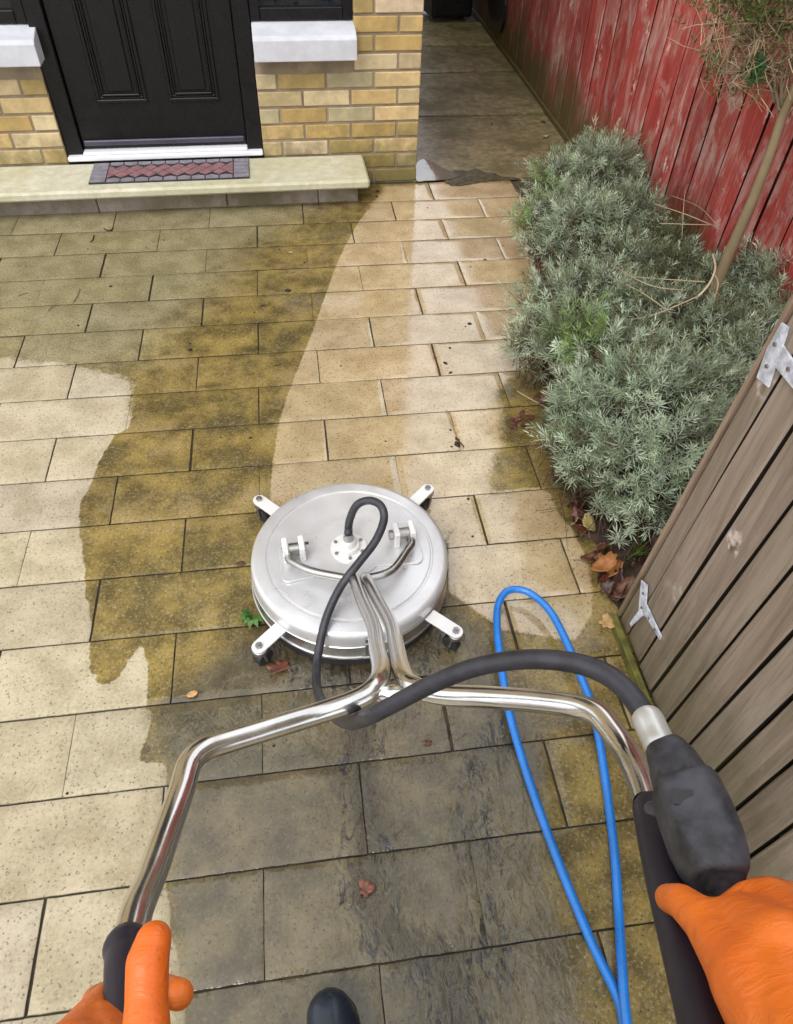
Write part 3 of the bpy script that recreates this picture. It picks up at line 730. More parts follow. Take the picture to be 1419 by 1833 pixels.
def hinge(parts, bolts):
    m_ = MB()
    for i, (P_, w0, w1) in enumerate(parts):
        m_.prism(strap(P_, w0, w1), 0, .0035 + i * .0009, fn=lambda p: Vector((-.0012 - p.z, p.x + 2.7, p.y)))
    o = m_.build('hinge', M_HINGE, gate, bevel=.001)
    for (y, z) in bolts: b = MB(); b.tube([(-.005, y + 2.7, z), (-.0085, y + 2.7, z)], .0035, 10); b.build('screw', M_BOLT, o)
hinge([(((-2.345, .222), (-2.388, .148)), .016, .019), (((-2.385, .155), (-2.368, .070)), .010, .005), (((-2.385, .175), (-2.482, .187)), .014, .006)], [(-2.362, .20), (-2.38, .165), (-2.42, .178), (-2.455, .183)])
hinge([(((-2.378, .975), (-2.398, .870)), .017, .019), (((-2.40, .93), (-2.52, .925)), .019, .012)], [(-2.386, .94), (-2.392, .90), (-2.44, .93), (-2.48, .925)])
# knots and scuffs on the boards stay in the wood material

# ------------------------------------------------------------------ surface cleaner
CX, CY = .248, -2.100
sc_ = empty('surface_cleaner', (CX, CY, 0), 0, 'round stainless steel surface cleaner on castors with twin tube handle', 'surface cleaner')
def rel(p): return Vector(p) - Vector((CX, CY, 0))
mb = MB()
prof = [(.0, .142), (.10, .141), (.150, .140), (.205, .138), (.212, .1375), (.2150, .1325), (.2185, .1325), (.2215, .1362), (.247, .1345), (.255, .1320), (.2595, .1265), (.261, .118), (.261, .088)]
mb.lathe(prof[1:], 0, 0, 96); mb.f[-1] = tuple(range(96))
lid = mb.build('lid', M_DISC, sc_, smooth=35)
# pressed plate under the clevises: winged plate with a round middle
poly = []
def arc(cx, cy, r, a0, a1, n): return [(cx + r * math.cos(R(a0 + (a1 - a0) * i / n)), cy + r * math.sin(R(a0 + (a1 - a0) * i / n))) for i in range(n + 1)]
wing = .185
poly += arc(wing - .02, .045, .02, 0, 90, 5) + [(.118, .067)] + arc(0, 0, .112, 42, 138, 20)[0:] + [(-.118, .067)] + arc(-wing + .02, .045, .02, 90, 180, 5)
poly += arc(-wing + .02, -.055, .02, 180, 270, 5) + arc(0, 0, .088, 228, 312, 14) + arc(wing - .02, -.055, .02, 270, 360, 5)
rot = R(4)
poly = [(x * math.cos(rot) - y * math.sin(rot), x * math.sin(rot) + y * math.cos(rot) - .002) for x, y in poly]
mb = MB(); mb.prism(poly, .1405, .1470); mb.build('centre_plate', M_DISC, sc_, bevel=.0014, seg=3)
mb = MB(); mb.lathe([(.2615, .0875), (.2640, .086), (.2640, .050), (.2655, .047), (.2680, .045), (.2680, .038), (.2650, .036)], 0, 0, 96); mb.f.pop(); mb.m.pop()
mb.v = mb.v; mb.build('skirt_band', M_RIM, sc_, smooth=35)
mb = MB(); mb.lathe([(.262, .0359), (.262, .004), (.255, .003)], 0, 0, 96); mb.f.pop(); mb.m.pop(); mb.build('brush_skirt', M_RUBBER, sc_, smooth=35)
# latch
la = MB(); a_ = R(-86)
lx, ly = .262 * math.cos(a_), .262 * math.sin(a_)
la.box(lx - .005, lx + .005, ly - .007, ly - .0035, .055, .128, .001); la.tube([(lx - .008, ly - .008, .108), (lx + .008, ly - .008, .108)], .003, 8); la.tube([(lx - .012, ly - .008, .048), (lx + .012, ly - .008, .048)], .005, 10)
la.build('latch', M_BOLT, sc_, smooth=40)
# castors
for (wx, wy) in ((.007, -1.836), (.502, -1.845), (.003, -2.329), (.492, -2.343)):
    v2 = Vector((wx - CX, wy - CY, 0)); u = v2.normalized(); n_ = Vector((-u.y, u.x, 0)); w = .0185; z0, z1 = .078, .084
    mb = MB(); P_ = []
    r0, r1 = .235, v2.length
    pts2 = [u * r0 - n_ * w, u * r1 - n_ * w] + [u * r1 + (u * math.cos(t) + n_ * math.sin(t)) * w for t in np.linspace(-math.pi / 2, math.pi / 2, 9)[1:-1]] + [u * r1 + n_ * w, u * r0 + n_ * w]
    mb.prism([(p.x, p.y) for p in pts2], z0, z1); arm = mb.build('castor_arm', M_BRACKET, sc_, bevel=.0012)
    mb = MB(); c_ = u * r1; mb.lathe([(.009, .091), (.0095, .0845)], c_.x, c_.y, 6); mb.lathe([(.004, .0955), (.0045, .0912)], c_.x, c_.y, 10); mb.build('bolt', M_BOLT, arm)
    mb = MB(); mb.lathe([(.012, .0775), (.019, .074), (.019, .062), (.012, .060)], c_.x, c_.y, 24)
    for sgn in (-1, 1):
        q = c_ + n_ * .013 * sgn
        mb.tube([q + Vector((0, 0, .062)), q - u * .006 + Vector((0, 0, .022))], .004, 8)
    mb.build('fork', M_BOLT, arm, smooth=40)
    mb = MB(); q = c_ - u * .008; mb.tube([q - n_ * .010 + Vector((0, 0, .0245)), q - n_ * .008 + Vector((0, 0, .0245)), q + n_ * .008 + Vector((0, 0, .0245)), q + n_ * .010 + Vector((0, 0, .0245))], [.019, .0235, .0235, .019], 24); mb.build('wheel', M_RUBBER, arm, smooth=40)
# clevises
def dirn(a): return Vector((math.cos(a), math.sin(a), 0))
for cx_, lug in ((-.145, 1), (.145, -1)):
    base = Vector((cx_ * math.cos(rot), cx_ * math.sin(rot) + .004, 0)); ux = dirn(rot)
    uy = Vector((-ux.y, ux.x, 0))
    def fnb(p, base=base, ux=ux, uy=uy): return base + ux * p.x + uy * p.y + Vector((0, 0, p.z))
    for k, dx in enumerate((-.021, .021)):
        mb = MB(); mb.box(dx - .0075, dx + .0075, -.024, .022, .1474, .200, .002, fn=fnb); mb.build('clevis_plate', M_BRACKET, sc_)
    mb = MB(); mb.tube([fnb(Vector((-.031, -.002, .178))), fnb(Vector((.031, -.002, .178)))], .0065, 12); mb.tube([fnb(Vector((lug * .0295, -.002, .178))), fnb(Vector((lug * .040, -.002, .178)))], .0135, 6)
    mb.tube([fnb(Vector((-.0125, -.002, .178))), fnb(Vector((.0125, -.002, .178)))], .0155, 16)
    mb.build('clevis_bolt', M_BOLT, sc_, smooth=40)
# swivel flange
FX, FY = -.002, .002
mb = MB(); mb.lathe([(.0, .1535), (.0465, .1535), (.048, .152), (.048, .145)], FX, FY, 48)
mb.lathe([(.0, .166), (.0265, .166), (.029, .163), (.031, .1538)], FX, FY, 48)
mb.lathe([(.0, .186), (.0155, .186), (.019, .182), (.0205, .1662)], FX, FY, 32)
flo = mb.build('swivel_flange', M_BRACKET, sc_, smooth=40)
for k in range(6):
    mb = MB(); q = dirn(R(30 + 60 * k)) * .0385; mb.lathe([(.0045, .1575), (.005, .1537)], FX + q.x, FY + q.y, 10); mb.build('bolt', M_BOLT, flo)
# fork bar and shaft
T0 = .0152
hub = at(655, 1040, 1.86) 
fl = Vector((.085, -2.150, .172)); fr_ = Vector((.412, -2.168, .172)); hubL = at(628, 1036, 1.775); hubR = at(652, 1036, 1.775)
bl = Vector((CX - .155, CY - .004, .172)); br = Vector((CX + .155, CY + .012, .172))
mb = MB()
mb.tube([rel(bl), rel(bl + Vector((-.004, -.030, .002))), rel(bl + Vector((.012, -.052, .005))), rel(at(560, 1023, 1.795)), rel(hubL)], .0105, 16, smooth=6)
mb.tube([rel(br), rel(br + Vector((.006, -.030, .002))), rel(br + Vector((-.010, -.058, .005))), rel(at(700, 1022, 1.79)), rel(hubR)], .0105, 16, smooth=6)
mb.build('fork_bar', mat_steel('fork_steel', (.45, .44, .42), .25), sc_, smooth='all')
tubeL = [tuple(at(634, 1036, 1.755)), tuple(at(648, 1075, 1.57)), tuple(at(668, 1120, 1.345)), tuple(at(676, 1165, 1.15)), tuple(at(682, 1200, 1.03)), tuple(at(674, 1226, .968)), tuple(at(640, 1252, .945)), tuple(at(560, 1280, .92)), tuple(at(470, 1308, .878)), tuple(at(405, 1328, .848)), tuple(at(364, 1343, .825)), tuple(at(339, 1368, .805)), tuple(at(325, 1415, .775)), tuple(at(302, 1480, .73)), tuple(at(272, 1565, .67)), tuple(at(246, 1628, .625)), tuple(at(230, 1690, .59)), tuple(at(226, 1712, .575))]
tubeR = [tuple(at(654, 1034, 1.755)), tuple(at(676, 1075, 1.57)), tuple(at(700, 1120, 1.345)), tuple(at(710, 1165, 1.15)), tuple(at(718, 1200, 1.03)), tuple(at(735, 1226, .965)), tuple(at(790, 1243, .94)), tuple(at(870, 1248, .905)), tuple(at(960, 1255, .87)), tuple(at(1030, 1264, .84)), tuple(at(1068, 1278, .815)), tuple(at(1098, 1312, .785)), tuple(at(1125, 1352, .75)), tuple(at(1150, 1402, .70)), tuple(at(1166, 1452, .66)), tuple(at(1172, 1480, .64))]
mb = MB(); mb.tube([rel(p) for p in tubeL], .0142, 24, smooth=7); mb.tube([rel(p) for p in tubeR], .0142, 24, smooth=7)
mb.tube([rel(at(672, 1238, .958)), rel(at(703, 1246, .962)), rel(at(745, 1240, .956))], [.010, .016, .010], 16, smooth=4)
mb.build('handle_tubes', M_STEEL, sc_, smooth='all')
mb = MB()
gL = [at(229, 1690, .590), at(226, 1698, .583), at(225, 1712, .573), at(224, 1740, .555), at(225, 1790, .53), at(228, 1833, .51), at(232, 1950, .46)]
mb.tube([rel(p) for p in gL], [.0178, .0185, .0160, .0158, .0155, .0150, .0150], 24, smooth=4); mb.build('grip', M_GRIP, sc_, smooth=50)
mb = MB()
gR = [at(1165, 1446, .665), at(1167, 1452, .660), at(1180, 1520, .61), at(1205, 1620, .55), at(1235, 1730, .49), at(1262, 1833, .45), at(1290, 1950, .40)]
mb.tube([rel(p) for p in gR], [.0165, .0175, .0168, .0170, .0170, .0172, .0172], 24, smooth=5); mb.build('grip', M_GRIP, sc_, smooth=50)

# ------------------------------------------------------------------ trigger gun (voxel-fused body)
def capsule_mesh(segs, mb=None, n=20):
    """segs: list of (p0, r0, p1, r1) tapered capsules"""
    mb = mb or MB()
    for p0, r0, p1, r1 in segs:
        p0 = Vector(p0); p1 = Vector(p1); d = p1 - p0
        L = d.length
        if L < 1e-6: d = Vector((0, 0, 1e-4)); p1 = p0 + d
        t = d.normalized(); pts = []; rs = []
        for k in range(7, 0, -1): a = k * math.pi / 14; pts.append(p0 - t * r0 * math.sin(a)); rs.append(max(1e-5, r0 * math.cos(a)))
        pts.append(p0); rs.append(r0); pts.append(p0 + d); rs.append(r1)
        for k in range(1, 8): a = k * math.pi / 14; pts.append(p1 + t * r1 * math.sin(a)); rs.append(max(1e-5, r1 * math.cos(a)))
        mb.tube(pts, rs, n)
    return mb
def fused(name, mb, mat, parent, vox=.003, smooth_it=8, fac=.6):
    o = mb.build(name, mat, parent, smooth='all')
    m_ = o.modifiers.new('remesh', 'REMESH'); m_.mode = 'VOXEL'; m_.voxel_size = vox; m_.use_smooth_shade = True
    s_ = o.modifiers.new('smooth', 'SMOOTH'); s_.factor = fac; s_.iterations = smooth_it
    return o
gun = empty('trigger_gun', at(1250, 1500, .55), 0, 'black plastic trigger gun joined to the black hose above the right hand', 'trigger gun')
go = gun.location.copy()
def G(x, y, d): return at(x, y, d) - go
segs_unused = [(G(1205, 1376, .60), .0165, G(1245, 1450, .565), .0235), (G(1213, 1372, .60), .0150, G(1262, 1500, .54), .0235), (G(1245, 1450, .565), .0235, G(1272, 1530, .53), .0225), (G(1272, 1530, .53), .0225, G(1288, 1572, .505), .0185),
        (G(1225, 1400, .63), .015, G(1275, 1530, .60), .020), (G(1275, 1545, .56), .019, G(1300, 1700, .60), .018)]
def loft(mb_, secs, n=40, ex=3.4):
    """rounded rectangular sections (px, py, depth, half width, half height) swept into one body"""
    C_ = [at(x, y, d) - go for x, y, d, a, b in secs]; vs = []
    for i, (x, y, d, a, b) in enumerate(secs):
        t_ = (C_[min(i + 1, len(C_) - 1)] - C_[max(i - 1, 0)]).normalized(); nn = (-FW - t_ * (-FW).dot(t_)).normalized(); ss = t_.cross(nn)
        for j in range(n):
            q = 2 * math.pi * j / n; cq, sq = math.cos(q), math.sin(q); r_ = (abs(cq) ** ex + abs(sq) ** ex) ** (-1 / ex)
            vs.append(C_[i] + ss * cq * r_ * a + nn * sq * r_ * b)
    m_ = len(secs); fs = [(i * n + (j + 1) % n, i * n + j, (i + 1) * n + j, (i + 1) * n + (j + 1) % n) for i in range(m_ - 1) for j in range(n)] + [tuple(range(n)), tuple(reversed([(m_ - 1) * n + j for j in range(n)]))]
    mb_.add(vs, fs); return mb_
secs = [(1190, 1347, .618, .0150, .016), (1194, 1352, .614, .0180, .019), (1204, 1368, .606, .0200, .021), (1221, 1405, .591, .0225, .024), (1225, 1412, .588, .0262, .0280), (1244, 1460, .571, .0275, .029), (1262, 1508, .556, .0270, .029), (1275, 1542, .544, .0245, .027), (1284, 1568, .535, .0215, .0235), (1290, 1584, .530, .0170, .018), (1294, 1594, .526, .0110, .012), (1296, 1600, .523, .0045, .005)]
sx_ = []
for i_ in range(len(secs) - 1):
    for k_ in range(3): sx_.append(tuple(a * (1 - k_ / 3) + b * k_ / 3 for a, b in zip(secs[i_], secs[i_ + 1])))
sx_.append(secs[-1])
gb = loft(MB(), sx_); loft(gb, [(1262, 1530, .60, .014, .016), (1275, 1590, .60, .0145, .018), (1292, 1660, .61, .0150, .018), (1310, 1740, .62, .013, .016)])
loft(gb, [(1218, 1400, .572, .0085, .006), (1240, 1450, .555, .0100, .006), (1258, 1500, .540, .0090, .005)], 24, 3)
go_ = gb.build('gun_body', M_GUN, gun, smooth=55)
segs = [(G(1168, 1450, .64), .0085, G(1180, 1500, .62), .009), (G(1180, 1500, .62), .009, G(1205, 1580, .59), .009), (G(1200, 1440, .63), .012, G(1225, 1560, .60), .012)]
fused('trigger_guard', capsule_mesh(segs), M_GUN, gun, .0025, 5)
mb = MB(); mb.tube([G(1232, 1428, .538), G(1236, 1434, .534)], .006, 6); mb.box(0, 0.0001, 0, .0001, 0, .0001)
q0 = at(1222, 1424, .545) - go
mb = MB()
fwd = (G(1262, 1500, .54) - G(1213, 1372, .60)).normalized(); sd_ = RT.copy()
for (px, py, w_, h_) in ((1222, 1426, .017, .010), (1243, 1373, .0035, .004), (1296, 1455, .003, .003), (1223, 1575, .004, .003)):  # first plate is blackened to stand for a shaded recess; others are screw caps
    c_ = at(px, py, .555 if px < 1240 else .575) - go
    nrm = (CAM - at(px, py, .55)).normalized(); aa = sd_.cross(nrm).normalized()
    vs = [c_ + sd_ * a * w_ / 2 + aa * b * h_ / 2 + nrm * t for t in (-.006, .0015) for a, b in ((-1, -1), (1, -1), (1, 1), (-1, 1))]
    mb = MB(); mb.add(vs, [(3, 2, 1, 0), (4, 5, 6, 7), (0, 1, 5, 4), (1, 2, 6, 5), (2, 3, 7, 6), (3, 0, 4, 7)]); mb.build('screw_cap_recess_shade', M_BIN, gun)
mb = MB()
cp = [at(1157, 1284, .648), at(1161, 1292, .643), at(1172, 1316, .632), at(1181, 1334, .622), at(1184, 1340, .620), at(1196, 1362, .610)]
mb.tube([p - go for p in cp], [.0135, .0142, .0140, .0140, .0120, .0125], 24, smooth=3)
mb.build('coupling', M_NICKEL, gun, smooth=50)

# ------------------------------------------------------------------ black hose
hp = [(1176, 1322, .630), (1158, 1288, .645), (1128, 1243, .665), (1085, 1207, .69), (1030, 1187, .712), (965, 1180, .735), (900, 1184, .76), (835, 1199, .785), (770, 1226, .815), (712, 1256, .845), (668, 1279, .875), (638, 1291, .955), (620, 1292, 1.03), (602, 1283, 1.16), (580, 1262, 1.38), (567, 1232, 1.60), (567, 1190, 1.685), (576, 1135, 1.715), (590, 1090, 1.73), (613, 1045, 1.745), (644, 1005, 1.755), (672, 968, 1.77), (687, 930, 1.79), (681, 905, 1.80), (660, 896, 1.815), (638, 905, 1.83), (626, 930, 1.85), (623, 952, 1.86)]
hp3 = [at(*p) for p in hp] + [Vector((CX + FX, CY + FY, .215))]
mb = MB(); mb.tube(hp3, .0104, 20, smooth=7); mb.build('t', M_HOSE, None, smooth='all')
o = col.objects['t']; o.name = 'pressure_hose'; o.data.name = 'pressure_hose'
# make origin sensible
tag(o, 'short black rubber hose curving from the trigger gun to the swivel on the steel lid', 'hose')
mb = MB(); mb.tube([(CX + FX, CY + FY, .180), (CX + FX, CY + FY, .20), at(623, 962, 1.862), at(623.5, 946, 1.857)], [.0145, .013, .0125, .0115], 20)
mb.build('hose_fitting', M_PALE, o, smooth=40)

# ------------------------------------------------------------------ blue hose
bp = [(1124, 2100), (1118, 1900), (1110, 1800), (1060, 1690), (1010, 1570), (965, 1450), (935, 1360), (910, 1270), (897, 1190), (890, 1130), (891, 1085), (905, 1060), (928, 1055), (955, 1066), (985, 1095), (1012, 1145), (1037, 1205), (1058, 1260), (1075, 1340), (1088, 1430), (1100, 1530), (1107, 1630), (1113, 1730), (1119, 1810), (1130, 1900), (1150, 2100)]
P3 = []
for i, (x, y) in enumerate(bp):
    lift = .012
    if 1040 < y < 1400: lift = .012 + .035 * math.sin((1400 - y) / 360 * math.pi * .5)
    if i <= 3: lift += .0
    if i >= 22: lift += .020
    P3.append(onz(x, y, lift))
mb = MB(); mb.tube(P3, .0098, 20, smooth=8); o = mb.build('water_hose', M_BLUE, None, smooth='all')
tag(o, 'bright blue hose lying in a long loop on the wet paving', 'hose')

# ------------------------------------------------------------------ person
person = empty('person', (.15, -3.5, 0), 0, 'person holding the cleaner handle and trigger gun, in orange gloves and dark rubber boots', 'person')
po = Vector((.15, -3.5, 0))
def skin(name, verts, edges, radii, mats, parent, sub=2, root=0):
    me = bpy.data.meshes.new(name); me.from_pydata([tuple(Vector(v)) for v in verts], edges, [])
    o = bpy.data.objects.new(name, me); col.objects.link(o); o.parent = parent
    m_ = o.modifiers.new('skin', 'SKIN'); m_.use_smooth_shade = True
    for i, r in enumerate(radii):
        sv = me.skin_vertices[0].data[i] if me.skin_vertices else None
        if sv: sv.radius = (r, r) if not isinstance(r, tuple) else r; sv.use_root = (i == root)
    s_ = o.modifiers.new('sub', 'SUBSURF'); s_.levels = sub; s_.render_levels = sub
    for m2 in (mats if isinstance(mats, list) else [mats]): me.materials.append(m2)
    return o
lw = at(20, 2120, .40); rw = at(1480, 1960, .36)
S = [((.17, -3.50, .95), .15, (.17, -3.53, 1.15), .145), ((.17, -3.53, 1.15), .145, (.17, -3.52, 1.34), .155), ((.02, -3.52, 1.38), .065, (.32, -3.52, 1.38), .065), ((.17, -3.52, 1.40), .06, (.17, -3.485, 1.56), .055),
     ((-.01, -3.52, 1.38), .062, (-.15, -3.50, 1.12), .048), ((-.15, -3.50, 1.12), .046, tuple(lw), .034),
     ((.35, -3.52, 1.38), .062, (.53, -3.52, 1.13), .048), ((.53, -3.52, 1.13), .046, tuple(rw), .034),
     ((.09, -3.50, .92), .10, (.10, -3.44, .50), .068), ((.10, -3.44, .50), .064, (.115, -3.42, .20), .052),
     ((.25, -3.50, .92), .10, (.27, -3.47, .50), .068), ((.27, -3.47, .50), .064, (.285, -3.50, .20), .052)]
mb = capsule_mesh([(Vector(a) - po, r0, Vector(b) - po, r1) for a, r0, b, r1 in S])
# head with nose, chin, ears, brow
H = [((.17, -3.475, 1.655), .082, (.17, -3.495, 1.675), .088), ((.17, -3.45, 1.60), .055, (.17, -3.44, 1.58), .045), ((.17, -3.388, 1.645), .010, (.17, -3.378, 1.622), .014), ((.086, -3.48, 1.64), .012, (.084, -3.485, 1.665), .015), ((.254, -3.48, 1.64), .012, (.256, -3.485, 1.665), .015), ((.14, -3.398, 1.668), .010, (.20, -3.398, 1.668), .010), ((.15, -3.395, 1.598), .007, (.19, -3.395, 1.598), .007)]
capsule_mesh([(Vector(a) - po, r0, Vector(b) - po, r1) for a, r0, b, r1 in H], mb)
body = fused('body', mb, [M_CLOTH], person, .010, 6)
mb = capsule_mesh([((.02, .02, 1.700), .086, (.02, -.02, 1.700), .090), ((.02, -.05, 1.62), .07, (.02, -.045, 1.67), .08)]); fused('hair', mb, M_HAIR, person, .008, 4)
def chain(pts, rs):
    return [(pts[i], rs[i], pts[i + 1], rs[i + 1]) for i in range(len(pts) - 1)]
def LP(x, y, d): return at(x, y, d) - po
# left glove: palm heel left of the grip, thumb along the top of the grip, fingers curled beneath and out on the right
segs = chain([LP(275, 1682, .470), LP(264, 1722, .462), LP(262, 1790, .452), LP(262, 1850, .440), LP(225, 1935, .44)], [.0118, .0138, .0134, .0148, .019])
segs += chain([LP(225, 1935, .44), LP(178, 1850, .51), LP(150, 1905, .50)], [.019, .020, .024])
segs += chain([LP(186, 1790, .55), LP(168, 1835, .525), LP(130, 1905, .48), LP(50, 2060, .42)], [.012, .020, .027, .030])
segs += chain([LP(225, 1935, .44), LP(120, 1905, .475), LP(60, 1990, .45)], [.018, .026, .028])
for (y, tipx, tr, dd) in ((1772, 331, .0108, .0), (1872, 322, .0112, .0), (1940, 310, .0110, .0), (2010, 300, .0100, .0)):
    segs += chain([LP(165, y + 60, .52), LP(172, y + 18, .590), LP(225, y - 2, .605), LP(285, y - 2, .575), LP(tipx - 10, y + 8, .535)], [.014, .0115, .0115, .0118, tr])
mb = capsule_mesh(segs); fused('glove', mb, M_GLOVE, person, .0022, 5)
# right glove: back of the hand towards the camera, web under the gun, thumb round the left, fingers curled beneath
def RP(x, y, d): return at(x, y, d) - po
segs = chain([RP(1196, 1608, .520), RP(1220, 1614, .500), RP(1262, 1650, .475), RP(1320, 1730, .440), RP(1400, 1860, .40)], [.0100, .0120, .0150, .0200, .026])
segs += chain([RP(1300, 1640, .490), RP(1345, 1615, .485), RP(1385, 1612, .475), RP(1420, 1680, .44)], [.012, .014, .0145, .020])
segs += chain([RP(1270, 1645, .485), RP(1330, 1650, .465), RP(1400, 1700, .43)], [.012, .018, .024])
segs += chain([RP(1290, 1690, .455), RP(1350, 1760, .425), RP(1420, 1880, .39)], [.017, .026, .028])
segs += chain([RP(1400, 1680, .445), RP(1420, 1780, .41), RP(1480, 1960, .36)], [.022, .027, .028])
for (k, y) in enumerate((1600, 1660, 1720, 1780)):
    segs += chain([RP(1392 + k * 6, y + 20, .475 - k * .012), RP(1412 + k * 6, y + 5, .53 - k * .01), RP(1375 + k * 6, y - 8, .58), RP(1320 + k * 6, y, .60), RP(1285 + k * 6, y + 20, .585)], [.0140, .0115, .0108, .0102, .0095])
mb = capsule_mesh(segs); fused('glove', mb, M_GLOVE, person, .0022, 10)
# boots
tb = onz(592, 1783, .05)
for (bx, by, yaw) in ((tb.x, tb.y + .012, .02), (tb.x + .20, tb.y - .20, -.12)):
    def BP(x, y, z): c_, s_ = math.cos(yaw), math.sin(yaw); return Vector((bx + x * c_ - y * s_, by + x * s_ + y * c_, z)) - po
    segs = chain([BP(-.004, -.040, .040), BP(0, -.10, .045), BP(.004, -.20, .05), BP(.004, -.27, .045)], [.044, .048, .038, .038])
    segs += chain([BP(.014, -.06, .036), BP(.008, -.12, .040)], [.036, .040]) + chain([BP(0, -.12, .06), BP(.002, -.22, .12), BP(.002, -.25, .22), BP(.002, -.25, .34)], [.038, .050, .052, .064])
    mb = capsule_mesh(segs); b_ = fused('boot', mb, M_BOOT, person, .005, 6)
    mb = MB(); out = []
    for t in np.linspace(-math.pi / 2, math.pi / 2, 13): out.append((math.sin(t) * .046, -.045 + math.cos(t) * .044))
    out = [(-.036, -.305)] + [(-.040, -.16)] + out + [(.042, -.16), (.036, -.305)]
    mb.prism([(BP(x, y, 0).x, BP(x, y, 0).y) for x, y in out], .004, .018); mb.build('sole', M_RUBBER, b_, bevel=.003)

# ------------------------------------------------------------------ lavender and other plants (leaf by leaf)
def leaf_mesh(name, V, F, C, mat, parent=None):
    me = bpy.data.meshes.new(name)
    me.vertices.add(len(V)); me.vertices.foreach_set('co', V.astype(np.float32).ravel())
    nf, k = F.shape
    me.loops.add(nf * k); me.loops.foreach_set('vertex_index', F.astype(np.int32).ravel())
    me.polygons.add(nf); me.polygons.foreach_set('loop_start', np.arange(0, nf * k, k, dtype=np.int32))
    try: me.polygons.foreach_set('loop_total', np.full(nf, k, np.int32))
    except Exception: pass
    me.update(calc_edges=True); me.validate()
    ca = me.color_attributes.new('tint', 'FLOAT_COLOR', 'POINT'); ca.data.foreach_set('color', np.concatenate([C, np.ones((len(C), 1))], 1).astype(np.float32).ravel())
    me.materials.append(mat); o = bpy.data.objects.new(name, me); col.objects.link(o)
    if parent: o.parent = parent
    return o
def norm(a): return a / (np.linalg.norm(a, axis=-1, keepdims=True) + 1e-9)
def sprigs(P, D, C, nl=20, ll=.040, lw_=.0031, L=.07):
    """P,D,C (n,3): tip sprigs: whorled needle leaves on a short shoot"""
    n = len(P); ax = norm(D); ref = np.tile([[.3, .1, .95]], (n, 1)); u = norm(np.cross(ax, ref)); w = np.cross(ax, u)
    Lr = L * npr.uniform(.7, 1.25, n)
    t = np.linspace(0, 1, nl)[None, :] ** .85 * np.ones((n, 1)) + npr.uniform(-.04, .04, (n, nl)); t = np.clip(t, 0, 1)
    ph = (np.arange(nl)[None, :] * 2.4 + npr.uniform(0, 6.28, (n, 1))) + npr.uniform(-.3, .3, (n, nl))
    th = np.radians(84 - 58 * t + npr.uniform(-14, 14, (n, nl)))
    rad = u[:, None] * np.cos(ph)[..., None] + w[:, None] * np.sin(ph)[..., None]
    dr_ = ax[:, None] * np.cos(th)[..., None] + rad * np.sin(th)[..., None]
    base = P[:, None] + ax[:, None] * ((t - 1) * Lr[:, None])[..., None]
    ln = ll * npr.uniform(.65, 1.2, (n, nl)) * (1 - .45 * t) * npr.uniform(.8, 1.2, (n, 1))
    side = norm(np.cross(dr_, ax[:, None])) * (lw_ * .5 * npr.uniform(.7, 1.2, (n, nl)))[..., None]
    bend = npr.uniform(-.10, .16, (n, nl))[..., None] * ln[..., None]
    mid = base + dr_ * (ln * .5)[..., None] + ax[:, None] * bend * .5
    tip = base + dr_ * ln[..., None] + ax[:, None] * bend * 1.5 - np.array([0, 0, 1]) * bend * .2
    V = np.stack([base, mid - side, tip, mid + side], 2).reshape(-1, 3)
    F = np.arange(len(V)).reshape(-1, 4)
    g = npr.uniform(.72, 1.25, (n, nl, 1)) * (.78 + .34 * t[..., None])
    Cc = np.repeat((C[:, None] * g)[:, :, None], 4, 2).reshape(-1, 3)
    return V, F, Cc
def sticks(A_, B_, r, C):
    """thin three sided twigs from A to B with a slight bend"""
    A_ = np.array(A_); B_ = np.array(B_); n = len(A_); d = B_ - A_; ax = norm(d); u = norm(np.cross(ax, np.tile([[.2, .9, .3]], (n, 1)))); w = np.cross(ax, u)
    r = np.broadcast_to(r, (n,)); M_ = A_ + d * .5 + (u * npr.normal(0, .06, (n, 1)) + w * npr.normal(0, .06, (n, 1))) * np.linalg.norm(d, axis=1, keepdims=True)
    V = []
    for Q, k in ((A_, 1.0), (M_, .85), (B_, .5)):
        for j in range(3): a = j * 2.094; V.append(Q + (u * math.cos(a) + w * math.sin(a)) * (r * k)[:, None])
    V = np.stack(V, 1); F = []
    for s_ in (0, 3):
        for j in range(3): F.append([s_ + j, s_ + (j + 1) % 3, s_ + 3 + (j + 1) % 3, s_ + 3 + j])
    F = (np.array(F)[None] + (np.arange(n) * 9)[:, None, None]).reshape(-1, 4)
    return V.reshape(-1, 3), F, np.repeat(np.array(C), 9, 0)
def cat(L):
    V, F, C = [], [], []; o = 0
    for v, f, c in L: V.append(v); F.append(f + o); C.append(c); o += len(v)
    return np.concatenate(V), np.concatenate(F), np.concatenate(C)
SAGE = np.array([.29, .375, .225]); PALE = np.array([.66, .75, .58]); LIME = np.array([.26, .42, .08]); OLIVE = np.array([.155, .165, .085]); STRAW = np.array([.34, .27, .16])
